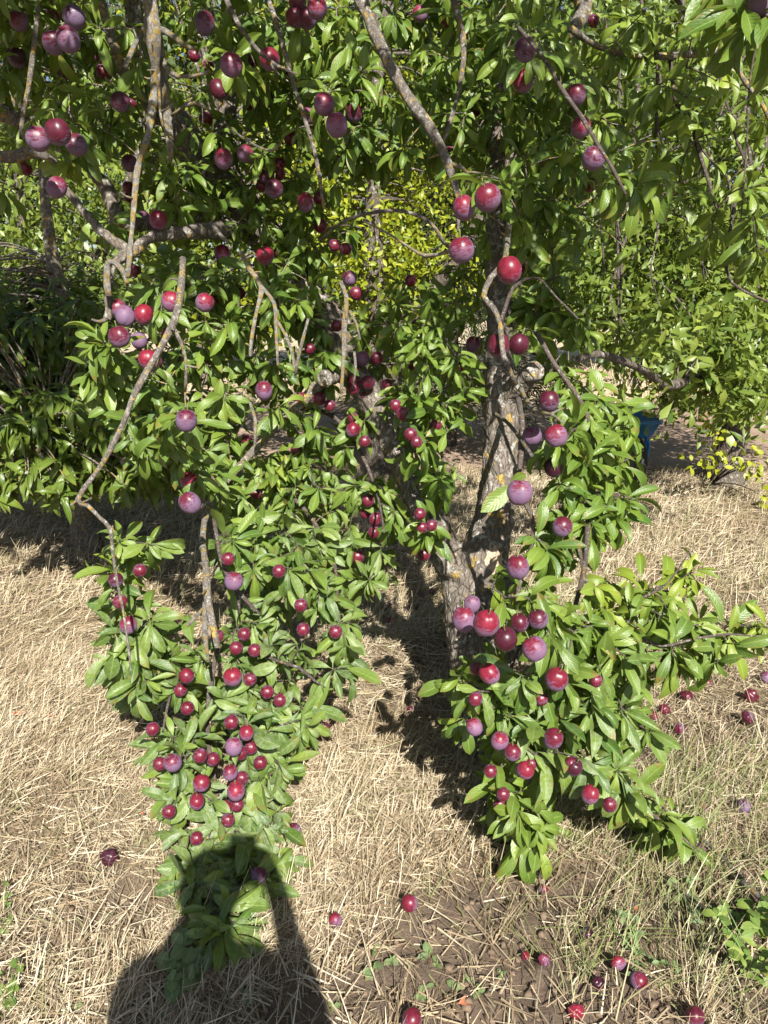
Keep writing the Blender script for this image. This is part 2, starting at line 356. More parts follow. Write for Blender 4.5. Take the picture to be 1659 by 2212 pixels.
# ------------------------------------------------------------------ tubes
def catmull(P, step):
    P = np.asarray(P, float); n = len(P)
    if n < 2: return P
    Q = np.vstack([2 * P[0] - P[1], P, 2 * P[-1] - P[-2]]); out = []
    for i in range(n - 1):
        a, b, c, d = Q[i:i + 4]; m = max(2, int(np.linalg.norm(c[:3] - b[:3]) / step))
        for u in np.arange(m) / m:
            out.append(.5 * ((2 * b) + (-a + c) * u + (2 * a - 5 * b + 4 * c - d) * u * u + (-a + 3 * b - 3 * c + d) * u ** 3))
    out.append(P[-1]); return np.array(out)
def tube(P, R, sides=8, knob=0., seed=0):
    P = np.asarray(P, float); R = np.asarray(R, float); m = len(P)
    T = unit(np.gradient(P, axis=0)); up = np.array([0, 0, 1.]) if abs(T[0][2]) < .9 else np.array([1., 0, 0])
    u = unit(np.cross(T[0], up)); U = [u]
    for i in range(1, m):
        u = U[-1] - T[i] * (U[-1] @ T[i]); U.append(unit(u))
    U = np.array(U); Vv = np.cross(T, U)
    a = np.arange(sides) / sides * 2 * PI
    rr = R[:, None] * np.ones((1, sides))
    if knob:
        rr = rr * (1 + knob * (rng.random((m, sides)) - .5) + knob * 1.2 * (vnoise(np.arange(m) * .7 + seed, np.zeros(m))[:, None] - .4))
    V = P[:, None] + rr[..., None] * (np.cos(a)[None, :, None] * U[:, None] + np.sin(a)[None, :, None] * Vv[:, None])
    V = V.reshape(-1, 3); i = np.arange(m * sides).reshape(m, sides); j = np.roll(i, -1, 1)
    f = np.stack([i[:-1], j[:-1], j[1:], i[1:]], -1).reshape(-1, 4)
    # close both ends with a point
    V = np.vstack([V, P[0], P[-1]]); c0 = m * sides; c1 = c0 + 1
    f = np.vstack([f, np.stack([j[0], i[0], np.full(sides, c0), np.full(sides, c0)], -1)[:0]])
    ends = []
    for k in range(0, sides, 2):
        ends.append([c0, i[0][(k + 2) % sides], i[0][(k + 1) % sides], i[0][k]]); ends.append([c1, i[-1][k], i[-1][(k + 1) % sides], i[-1][(k + 2) % sides]])
    return V, np.vstack([f, ends])

# ------------------------------------------------------------------ leaves
def prof_plum(s):
    q = np.clip((s - .10) / .90, 0, 1); return np.maximum(.035, np.sin(PI * q ** 1.3) ** .8 * (s > .1))
def prof_peach(s):
    q = np.clip((s - .06) / .94, 0, 1); return np.maximum(.05, np.sin(PI * q ** .85) ** .8 * (s > .06))
def prof_round(s):
    q = np.clip((s - .14) / .86, 0, 1); return np.maximum(.04, np.sin(PI * q ** .8) ** .6 * (s > .14))
def prof_thin(s): return np.maximum(.1, np.sin(PI * np.clip(s, 0, 1)) ** .5)
def leafy(A, O, D, Nn, L, Wd, curl, fold, lf, prof=prof_plum, nu=7, nv=4, ripple=.0):
    n = len(O)
    if n == 0: return
    D = unit(D); Nn = unit(Nn - D * np.sum(Nn * D, -1, keepdims=True)); S = np.cross(D, Nn)
    s = np.linspace(0, 1, nu + 1); v = np.linspace(-1, 1, nv + 1)
    c = np.where(np.abs(curl) < .02, .02, curl)[:, None]
    th = c * s[None]
    cx = np.sin(th) / c; cz = -(1 - np.cos(th)) / c
    C = O[:, None] + L[:, None, None] * (cx[..., None] * D[:, None] + cz[..., None] * Nn[:, None])
    LN = np.cos(th)[..., None] * Nn[:, None] + np.sin(th)[..., None] * D[:, None]
    pw = prof(s)[None, :, None] * Wd[:, None, None] * .5
    fo = fold[:, None, None]; ph = rng.uniform(0, 6.28, (n, 1, 1))
    sx = v[None, None] * pw * np.cos(fo)
    rp = ripple * Wd[:, None, None] * np.sin(s[None, :, None] * 11 + ph + 1.6 * np.sign(v)[None, None]) * np.abs(v)[None, None] ** 2 * (pw > Wd[:, None, None] * .1)
    sz = np.abs(v)[None, None] * pw * np.sin(fo) + rp
    V = C[:, :, None] + sx[..., None] * S[:, None, None] + sz[..., None] * LN[:, :, None]
    k1, k2 = nu + 1, nv + 1
    i = np.arange(k1 * k2).reshape(k1, k2); q = np.stack([i[:-1, :-1], i[:-1, 1:], i[1:, 1:], i[1:, :-1]], -1).reshape(-1, 4)
    f = (np.arange(n)[:, None, None] * k1 * k2 + q[None]).reshape(-1, 4)
    a = np.repeat(lf, k1 * k2, 0)
    b = np.broadcast_to(np.stack(np.meshgrid(s, v, indexing='ij') + [np.zeros((k1, k2))], -1)[None], (n, k1, k2, 3)).reshape(-1, 3)
    A.add(V.reshape(-1, 3), f, a, b)

# ------------------------------------------------------------------ the plums as seen: x, y, diameter (crop pixels), look
PL = {1: """235,45,70,r 320,75,90,p 82,90,75,d 230,185,88,b 295,170,95,p 345,190,60,d 75,250,72,d 437,255,36,r 290,310,60,d 445,310,60,d 520,440,80,d 565,450,50,p
 885,100,85,p 985,80,50,d 1285,10,80,p 1370,35,85,r 1275,75,80,p 1325,80,80,p 1000,280,90,r 1165,255,85,r 900,285,50,p 1090,255,60,r 1245,300,45,d 945,385,75,d 840,240,40,d
 1150,425,65,d 890,515,60,p 1075,450,40,d 1400,450,90,r 1335,500,70,r 1455,540,90,r 1335,560,40,b 1255,595,60,d 1380,575,60,d 1530,490,70,d 250,570,100,p 165,600,95,p
 330,625,85,p 560,705,65,b 965,685,80,b 1060,665,70,r 1485,675,65,r 110,725,60,b 225,735,60,r 245,810,85,b 1210,705,45,r 1150,755,65,d 1205,750,55,d 1185,815,75,d 1130,800,50,p
 555,810,45,d 620,950,65,b 685,950,75,r 560,860,50,d 1380,855,50,r 1320,875,70,r 1385,975,60,r 1445,1060,50,p 1495,1075,50,r 1145,1105,72,r 1178,1098,58,p 960,1095,65,r""",
2: """155,60,62,r 270,85,55,r 360,140,45,d 905,90,35,b 610,215,95,d 600,350,85,r 830,410,80,p 850,550,84,r 905,685,98,p 285,665,60,r 30,680,55,d 730,457,25,r 395,505,45,d
 890,800,55,d 1060,845,50,d 345,898,98,b 448,855,108,b 335,1080,106,b""",
3: """510,270,70,b 543,303,82,b 620,297,82,r 740,240,80,r 885,245,75,r 930,225,50,r 515,393,85,b 600,410,70,b 640,490,82,r 670,500,60,b 600,470,50,d 720,380,45,d 805,755,92,p
 820,1110,88,b 815,1015,75,r 1090,620,50,b 1140,625,75,r 1300,660,55,r 1378,660,60,r 1425,690,50,r 1530,580,52,b 1528,617,55,b 1590,590,60,r 1580,650,42,r 1612,680,32,r
 1525,745,45,r 1525,795,62,r 1575,845,52,r 1280,885,45,r 1510,140,62,b 1538,205,58,r 1565,487,64,b 1628,485,56,r 1215,280,55,d 1455,345,50,d 1340,445,50,d 1065,840,30,r
 1590,1100,56,r 1580,1155,46,r 1625,1175,50,b 1105,1070,45,d 585,110,50,d 1035,205,40,d""",
4: """540,105,110,r 595,90,55,b 620,235,50,r 115,150,38,p 385,425,62,b 335,520,42,d 495,430,92,d 582,425,90,d 660,450,34,b 680,540,46,b 712,670,88,p 640,820,82,b 742,820,92,r
 735,955,85,d 585,1065,104,b 50,690,55,d 80,725,60,d 115,815,58,d 140,848,52,p 225,775,30,b 12,600,28,r 122,510,28,r 520,520,50,d""",
5: """985,225,52,b 1010,320,76,b 1205,278,38,r 500,315,62,d 605,275,38,r 520,410,62,r 555,510,72,b 1545,215,46,d 940,560,42,b 1055,550,50,r 1020,610,48,r 1100,620,32,r
 1300,425,58,r 1310,530,52,r 1450,540,54,r 805,730,66,r 1005,735,78,r 1080,745,55,r 780,790,42,d 810,870,52,b 1155,800,55,b 1210,835,46,b 1000,930,62,b 1065,975,66,r
 1010,1035,72,b 660,960,32,b 865,1075,62,r 920,1090,52,b 745,1105,78,b 690,1110,44,d 1085,1040,52,b 1040,1065,42,r 1125,1105,50,r 1620,55,56,r 1615,110,52,p""",
6: """155,30,52,p 205,80,46,p 165,90,48,p 172,205,44,d 770,85,88,p 578,260,95,b 380,420,70,b 345,485,100,b 442,503,110,r 525,570,104,d 585,500,80,p 665,485,84,p 650,612,104,b
 455,720,84,r 400,700,52,p 745,745,96,r 395,830,62,p 390,950,68,r 500,1010,76,r 555,1060,72,p 730,1000,86,p 915,750,32,b 635,1110,52,p 810,1110,60,d 680,830,42,d""",
7: """995,85,66,b 870,130,68,r 850,210,66,r 1020,165,78,r 730,255,58,r 975,235,52,r 985,290,54,b 1120,530,68,b 850,370,56,b 1045,110,34,b 1025,225,44,b 870,545,40,d""",
8: """820,60,76,d 890,180,74,r 975,225,62,b 610,75,72,r 515,180,58,b 460,80,52,b 500,225,44,b"""}
plums = []
for c, s in PL.items():
    for e in s.split():
        a, b, d, k = e.split(','); d = float(d) * .5
        px, py = float(a) * .5 + CROP[c][0], float(b) * .5 + CROP[c][1]
        t = float(np.clip(88 / d, 1.62, 2.75))
        if py > 1550 and px < 800: t = min(t, 2.02 - (py - 1550) * .0003)
        if 850 < px < 960 and 850 < py < 1300: t = 2.45
        if 1050 < py < 1160 and 900 < px < 960: t = 2.3
        if px < 750 and 1100 < py < 1550: t = float(np.clip(t, 1.9, 2.15))
        if px > 960 and py > 1300: t = float(np.clip(t, 1.6, 1.85))
        d0 = d; d = max(d, 29 if py > 1150 else 25)
        plums.append([px, py, d, k, t + (.06 if d > d0 else 0)])
plums.append([1640, 10, 50, 'b', 1.0])
PA = np.array([[p[0], p[1], p[2] / 2, p[4]] for p in plums])
def depth_at(px, py):
    d2 = (PA[:, 0] - px) ** 2 + (PA[:, 1] - py) ** 2 + 900
    wt = 1 / d2 ** 1.5; wt = wt * (PA[:, 3] > 1.3); return float((wt * PA[:, 3]).sum() / wt.sum())

# ------------------------------------------------------------------ plum tree wood (x, y, depth, width px)
TB = G(1035, 1600); TB[2] = 0
def trunk_mesh():
    A = Acc()
    def limb(rows, sides=20, step=.03):
        P = np.array([[*W(a, b, c), .5 * d / F * c] for a, b, c, d in rows]); Q = catmull(P, step)
        V, f = tube(Q[:, :3], Q[:, 3], sides); A.add(V, f)
    right = [(1036, 1640, 2.63, 150), (1036, 1590, 2.63, 112), (1034, 1480, 2.64, 98), (1022, 1380, 2.65, 98), (1020, 1300, 2.66, 112), (1040, 1220, 2.67, 110), (1066, 1120, 2.68, 86), (1078, 1020, 2.69, 74), (1084, 930, 2.70, 74), (1080, 850, 2.70, 84), (1078, 780, 2.70, 64), (1080, 690, 2.71, 54), (1076, 600, 2.72, 50), (1072, 500, 2.74, 46), (1070, 400, 2.76, 40), (1078, 280, 2.78, 36), (1090, 140, 2.8, 32), (1105, 0, 2.8, 28), (1110, -250, 2.7, 22)]
    left = [(1030, 1560, 2.63, 90), (1015, 1400, 2.64, 96), (1000, 1300, 2.66, 84), (975, 1215, 2.69, 74), (930, 1130, 2.72, 66), (885, 1040, 2.76, 58), (850, 960, 2.8, 58), (800, 860, 2.84, 60), (740, 760, 2.88, 72), (680, 660, 2.92, 74), (610, 560, 2.95, 76), (540, 470, 2.96, 78), (470, 390, 2.95, 78), (410, 310, 2.92, 74), (350, 220, 2.9, 60), (305, 130, 2.88, 46), (290, 40, 2.86, 40), (285, -80, 2.8, 34), (260, -300, 2.7, 26)]
    limb(right); limb(left)
    limb([(1090, 1230, 2.66, 30), (1115, 1330, 2.6, 34), (1105, 1430, 2.62, 40), (1060, 1560, 2.63, 50)], 12)
    limb([(1085, 860, 2.68, 60), (1120, 830, 2.62, 52), (1150, 806, 2.56, 44), (1158, 800, 2.54, 40)], 14)      # sawn stub
    limb([(470, 400, 2.95, 60), (480, 300, 3.0, 44), (500, 180, 3.05, 36), (520, 40, 3.1, 30), (530, -150, 3.1, 22)], 12)
    limb([(760, 790, 2.86, 44), (700, 820, 2.6, 36)], 10)
    limb([(560, 500, 2.95, 50), (500, 495, 2.75, 40), (440, 500, 2.55, 34), (370, 505, 2.42, 28), (325, 515, 2.35, 26), (280, 548, 2.28, 24), (240, 575, 2.22, 20), (236, 620, 2.2, 18), (232, 690, 2.2, 16)], 12)
    limb([(285, 545, 2.3, 24), (240, 515, 2.3, 24), (185, 465, 2.3, 20), (140, 408, 2.3, 16)], 10)
    limb([(500, 470, 2.95, 36), (330, 480, 2.75, 34), (262, 480, 2.6, 32), (230, 410, 2.6, 30), (180, 345, 2.6, 28), (110, 300, 2.6, 30), (20, 250, 2.6, 34), (-80, 190, 2.6, 34)], 12)
    limb([(1010, 1250, 2.64, 40), (960, 1225, 2.6, 34), (935, 1195, 2.6, 26)], 10)
    me = A.mesh('trunk'); return me
tree = empty('plum_tree', TB)
tag(tree, 'large fruiting plum tree in front with forked lichen covered trunk and drooping branches', 'plum tree')
tr = link('trunk', trunk_mesh(), MAT['trunk'], tree)
md = tr.modifiers.new('r', 'REMESH'); md.mode = 'VOXEL'; md.voxel_size = .0055; md.use_smooth_shade = True
tx = bpy.data.textures.new('bark', 'CLOUDS'); tx.noise_scale = .045; tx.noise_depth = 4
md = tr.modifiers.new('d', 'DISPLACE'); md.texture = tx; md.strength = .022; md.mid_level = .5; md.texture_coords = 'GLOBAL'

# ------------------------------------------------------------------ branches
BR = [  # kind, [(x,y,t,width)...]
 ('dead', [(322, -60, 1.95, 46), (325, 0, 1.95, 42), (330, 60, 1.95, 40), (333, 110, 1.97, 28), (336, 170, 2.02, 22), (328, 240, 2.02, 18), (318, 300, 2.02, 15), (298, 360, 2.02, 14), (291, 430, 2.02, 13), (284, 510, 2.02, 13), (276, 600, 2.02, 11)]),
 ('dead', [(340, 70, 2.05, 20), (352, 160, 2.06, 19), (362, 250, 2.07, 19), (368, 330, 2.07, 17), (366, 350, 2.07, 10)]),
 ('dead', [(318, 55, 2.0, 16), (298, 85, 1.97, 13), (285, 110, 1.95, 13), (271, 145, 1.94, 9)]),
 ('dead', [(336, 58, 2.0, 16), (370, 75, 1.97, 13), (400, 98, 1.96, 12), (425, 106, 1.95, 7)]),
 ('dead', [(350, 130, 2.03, 15), (362, 150, 2.0, 13), (385, 165, 1.98, 10), (425, 163, 1.96, 9), (455, 154, 1.95, 6)]),
 ('dead', [(372, 250, 2.05, 8), (395, 230, 2.02, 6), (415, 211, 2.0, 4)]),
 ('dead', [(395, 232, 2.02, 6), (425, 222, 2.0, 9), (452, 238, 1.98, 6)]),
 ('dead', [(345, 90, 2.04, 6), (344, 190, 2.0, 6), (350, 265, 2.0, 5), (378, 318, 1.98, 4)]),
 ('dead', [(235, 640, 2.15, 16), (230, 600, 2.14, 17), (238, 565, 2.13, 18), (262, 580, 2.1, 12), (275, 612, 2.08, 10)]),
 ('dead', [(232, 690, 2.18, 10), (215, 695, 2.14, 8), (198, 690, 2.12, 5)]),
 ('branch', [(395, 560, 2.1, 14), (392, 610, 2.02, 15), (383, 670, 1.96, 17), (368, 712, 1.94, 17), (330, 780, 1.92, 15), (291, 850, 1.9, 14), (266, 915, 1.9, 13), (222, 1000, 1.9, 12), (168, 1078, 1.9, 12), (190, 1092, 1.9, 11), (215, 1118, 1.91, 9), (238, 1142, 1.92, 9), (243, 1190, 1.93, 8), (252, 1250, 1.94, 7), (266, 1320, 1.95, 6), (278, 1400, 1.96, 5), (284, 1460, 1.96, 4)]),
 ('dead', [(360, 720, 1.94, 9), (348, 762, 1.96, 8), (335, 800, 2.0, 6)]),
 ('dead', [(378, 712, 1.95, 9), (395, 752, 1.98, 8), (402, 790, 2.0, 8), (400, 845, 2.05, 7)]),
 ('dead', [(170, 1078, 1.9, 8), (160, 1086, 1.9, 6), (152, 1092, 1.9, 4)]),
 ('branch', [(760, -40, 2.1, 26), (805, 60, 2.06, 27), (842, 140, 2.04, 27), (880, 208, 2.02, 26), (925, 270, 2.0, 24), (958, 330, 1.98, 21), (978, 385, 1.96, 18), (990, 430, 1.94, 12), (990, 500, 1.93, 7)]),
 ('dead', [(965, 355, 1.97, 10), (990, 358, 1.95, 9), (1008, 372, 1.94, 9), (1013, 392, 1.93, 6)]),
 ('dead', [(1000, 535, 1.9, 9), (965, 545, 1.95, 9), (920, 553, 2.0, 9), (885, 535, 2.05, 7), (840, 505, 2.1, 6), (785, 478, 2.15, 5)]),
 ('branch', [(1020, 560, 2.4, 8), (965, 530, 2.35, 8), (930, 482, 2.3, 9), (870, 456, 2.3, 9), (800, 460, 2.35, 8), (740, 480, 2.4, 7), (690, 520, 2.5, 6)]),
 ('dead', [(490, 272, 2.1, 5), (520, 295, 2.1, 6), (560, 318, 2.08, 6), (590, 325, 2.06, 6), (608, 308, 2.05, 4)]),
 ('dead', [(520, 545, 2.3, 10), (545, 590, 2.25, 12), (565, 620, 2.22, 12), (555, 670, 2.2, 9), (545, 720, 2.2, 9), (540, 770, 2.2, 7)]),
 ('dead', [(565, 620, 2.22, 10), (592, 655, 2.2, 9), (596, 700, 2.18, 9), (600, 790, 2.18, 6)]),
 ('dead', [(596, 690, 2.2, 8), (615, 720, 2.18, 8), (630, 760, 2.16, 8), (640, 815, 2.15, 6)]),
 ('dead', [(666, 688, 2.1, 7), (655, 730, 2.1, 8), (646, 765, 2.12, 8), (638, 812, 2.15, 7)]),
 ('dead', [(735, 610, 2.15, 9), (748, 640, 2.13, 11), (744, 700, 2.12, 12), (742, 770, 2.12, 9), (737, 850, 2.14, 7)]),
 ('dead', [(755, 672, 2.12, 7), (770, 700, 2.1, 6), (778, 735, 2.1, 4)]),
 ('dead', [(765, 760, 2.12, 6), (768, 800, 2.12, 6), (762, 835, 2.14, 4)]),
 ('dead', [(540, 870, 2.1, 7), (552, 910, 2.08, 8), (550, 960, 2.08, 6)]),
 ('dead', [(455, 480, 2.3, 8), (480, 512, 2.28, 8), (500, 528, 2.27, 6)]),
 ('twig', [(1120, 60, 1.75, 8), (1178, 130, 1.7, 9), (1212, 190, 1.68, 9), (1256, 252, 1.66, 9), (1290, 310, 1.65, 8), (1322, 362, 1.64, 8), (1352, 420, 1.63, 6)]),
 ('branch', [(1100, 480, 2.2, 12), (1090, 560, 2.0, 12), (1060, 600, 1.95, 12), (1045, 640, 1.93, 12), (1065, 665, 1.9, 12), (1080, 700, 1.88, 11), (1088, 770, 1.86, 14), (1115, 830, 1.9, 12)]),
 ('dead', [(1125, 840, 2.1, 12), (1140, 870, 1.95, 9), (1160, 890, 1.85, 9), (1190, 895, 1.8, 9), (1215, 912, 1.75, 7)]),
 ('branch', [(1070, 895, 2.4, 10), (1095, 912, 2.2, 9), (1115, 935, 2.0, 9), (1135, 965, 1.85, 9), (1150, 985, 1.8, 7)]),
 ('twig', [(1120, 860, 2.2, 14), (1128, 920, 2.0, 12), (1125, 990, 1.9, 11), (1120, 1060, 1.85, 10), (1150, 1120, 1.8, 10), (1145, 1200, 1.78, 10), (1120, 1270, 1.76, 10), (1125, 1330, 1.75, 11), (1170, 1400, 1.74, 11), (1205, 1455, 1.73, 10), (1245, 1530, 1.72, 9), (1290, 1605, 1.7, 8), (1340, 1690, 1.68, 7), (1400, 1750, 1.66, 6), (1450, 1790, 1.65, 5), (1510, 1840, 1.63, 3)]),
 ('twig', [(1240, 1020, 1.8, 10), (1268, 1090, 1.8, 11), (1268, 1160, 1.8, 12), (1262, 1230, 1.8, 12), (1245, 1300, 1.8, 10), (1232, 1345, 1.8, 8)]),
 ('twig', [(1250, 1180, 1.8, 9), (1270, 1270, 1.8, 9), (1300, 1330, 1.79, 8), (1370, 1370, 1.78, 7), (1430, 1395, 1.76, 6), (1500, 1380, 1.75, 6), (1570, 1370, 1.74, 5), (1640, 1375, 1.73, 3)]),
 ('twig', [(1335, 1330, 1.78, 6), (1390, 1290, 1.77, 6), (1430, 1270, 1.76, 5), (1465, 1230, 1.75, 4), (1490, 1190, 1.75, 3)]),
 ('twig', [(1130, 1380, 1.75, 8), (1100, 1450, 1.74, 7), (1080, 1530, 1.73, 7), (1075, 1610, 1.72, 6), (1095, 1690, 1.70, 5), (1130, 1760, 1.69, 4), (1160, 1810, 1.68, 3)]),
 ('twig', [(1160, 720, 1.85, 10), (1200, 790, 1.8, 10), (1250, 860, 1.78, 10), (1280, 930, 1.76, 9), (1300, 1010, 1.76, 7), (1330, 1080, 1.76, 5)]),
 ('twig', [(1080, 700, 1.86, 10), (1110, 620, 1.84, 8), (1160, 600, 1.83, 6), (1200, 640, 1.82, 5), (1250, 690, 1.8, 4)]),
 ('branch', [(700, 820, 2.75, 30), (640, 880, 2.75, 22), (560, 960, 2.72, 18), (490, 1040, 2.65, 15), (450, 1100, 2.5, 14), (438, 1160, 2.3, 13), (445, 1230, 2.08, 15), (448, 1290, 2.0, 18), (462, 1360, 1.98, 16), (470, 1400, 1.97, 14)]),
 ('dead', [(445, 1300, 2.0, 16), (442, 1350, 2.0, 13), (446, 1400, 2.0, 10), (450, 1430, 2.0, 6)]),
 ('dead', [(442, 1310, 2.0, 9), (420, 1335, 1.98, 9), (404, 1352, 1.97, 8)]),
 ('twig', [(462, 1120, 2.05, 9), (478, 1210, 2.0, 9), (505, 1265, 1.98, 9), (540, 1305, 1.96, 8), (560, 1325, 1.95, 5)]),
 ('twig', [(505, 1265, 1.98, 7), (515, 1300, 1.97, 6), (518, 1325, 1.97, 4)]),
 ('twig', [(470, 1400, 1.97, 12), (455, 1480, 1.96, 11), (448, 1560, 1.95, 11), (455, 1640, 1.94, 10), (470, 1720, 1.92, 9), (482, 1800, 1.9, 8), (490, 1880, 1.87, 7), (480, 1960, 1.83, 5), (470, 2030, 1.79, 3)]),
 ('twig', [(385, 1440, 1.98, 6), (368, 1500, 1.97, 6), (355, 1560, 1.96, 5), (350, 1600, 1.96, 4)]),
 ('twig', [(540, 1400, 1.96, 6), (600, 1428, 1.95, 7), (645, 1442, 1.95, 7), (680, 1470, 1.95, 6), (712, 1492, 1.95, 3)]),
 ('twig', [(560, 1000, 2.45, 12), (620, 1060, 2.35, 10), (680, 1130, 2.28, 9), (720, 1210, 2.2, 8), (730, 1300, 2.12, 6), (740, 1400, 2.03, 5)]),
 ('twig', [(640, 880, 2.6, 12), (720, 900, 2.5, 10), (780, 980, 2.4, 8), (815, 1070, 2.3, 6), (830, 1150, 2.1, 5)]),
 ('twig', [(880, 1000, 2.6, 12), (910, 1060, 2.45, 9), (930, 1120, 2.4, 7), (925, 1170, 2.35, 5)]),
 ('twig', [(870, 900, 2.7, 14), (930, 880, 2.55, 10), (950, 960, 2.5, 8), (960, 1020, 2.5, 5)]),
 ('branch', [(-40, 330, 2.0, 26), (20, 340, 1.98, 24), (60, 330, 1.96, 26), (95, 335, 1.95, 18), (120, 350, 1.94, 10)]),
 ('branch', [(85, 10, 1.95, 10), (78, 60, 1.95, 10), (70, 130, 1.96, 11), (62, 190, 1.97, 11), (50, 240, 1.98, 10), (45, 300, 1.98, 8)]),
 ('branch', [(200, -60, 2.4, 22), (235, 60, 2.4, 22), (262, 140, 2.45, 22), (300, 200, 2.6, 20), (340, 260, 2.8, 20)]),
 ('branch', [(560, -60, 2.3, 14), (600, 60, 2.25, 12), (640, 200, 2.2, 10), (680, 330, 2.2, 9), (700, 450, 2.2, 7)]),
 ('branch', [(460, -60, 2.0, 12), (520, 60, 2.0, 10), (580, 130, 2.0, 8), (640, 160, 2.0, 5)]),
 ('branch', [(960, -60, 2.3, 16), (1000, 80, 2.2, 13), (990, 200, 2.15, 10), (950, 330, 2.1, 8)]),
 ('branch', [(1220, -60, 2.5, 44), (1262, 10, 2.5, 36), (1240, 60, 2.48, 30), (1215, 90, 2.45, 16)]),
 ('branch', [(1230, 60, 2.4, 16), (1290, 100, 2.5, 13), (1372, 120, 2.6, 13), (1430, 122, 2.62, 15), (1500, 117, 2.64, 15), (1560, 111, 2.66, 16), (1588, 118, 2.66, 14), (1592, 145, 2.66, 10), (1612, 180, 2.66, 11), (1640, 215, 2.66, 10), (1680, 290, 2.66, 9)]),
 ('twig', [(1448, 130, 2.64, 9), (1455, 190, 2.64, 9), (1462, 225, 2.64, 9), (1490, 255, 2.64, 9), (1505, 310, 2.64, 9), (1530, 390, 2.64, 7), (1548, 450, 2.64, 5)]),
 ('twig', [(1500, 300, 2.64, 5), (1530, 340, 2.64, 4), (1570, 380, 2.64, 4), (1580, 440, 2.64, 3)]),
 ('twig', [(1550, 120, 2.66, 6), (1560, 190, 2.66, 6), (1575, 240, 2.66, 5), (1590, 300, 2.66, 6), (1620, 370, 2.66, 5)]),
 ('twig', [(1375, -40, 2.6, 8), (1400, 60, 2.6, 8), (1420, 120, 2.6, 8), (1418, 220, 2.62, 7), (1420, 300, 2.64, 7), (1425, 420, 2.66, 5)]),
 ('twig', [(1440, -40, 2.7, 9), (1480, 30, 2.7, 9), (1510, 95, 2.7, 8), (1520, 120, 2.7, 6)]),
 ('twig', [(1590, 420, 2.7, 8), (1572, 540, 2.7, 7), (1575, 600, 2.7, 7), (1610, 630, 2.7, 6), (1680, 660, 2.7, 5)]),
 ('twig', [(1640, 60, 2.2, 4), (1620, 180, 2.2, 4), (1612, 330, 2.2, 4), (1600, 480, 2.2, 3)]),
 ('branch', [(1640, -90, 1.02, 26), (1700, -40, 1.0, 22), (1760, 60, 1.0, 18)]),
]
TOPS = {(1160, 720), (1200, 790), (1250, 860), (1280, 930), (1300, 1010), (1330, 1080), (1080, 700), (1110, 620), (1160, 600), (1200, 640), (1250, 690), (1240, 1020), (1268, 1090), (620, 1060), (680, 1130), (720, 1210), (720, 900), (780, 980), (815, 1070), (640, 880), (560, 1000)}
for kd, rows in BR:
    if kd == 'twig' and rows[0][1] > 300 and rows[0][0] < 1340:
        for k, r in enumerate(rows): rows[k] = (r[0], r[1], r[2] + (.42 if rows[k][0:2] in TOPS else .27), r[3])
def branch_pts(rows, step=.025):
    P = np.array([[*W(a, b, c), .5 * d / F * c] for a, b, c, d in rows]); return catmull(P, step)
BP = [branch_pts(r) for _, r in BR]

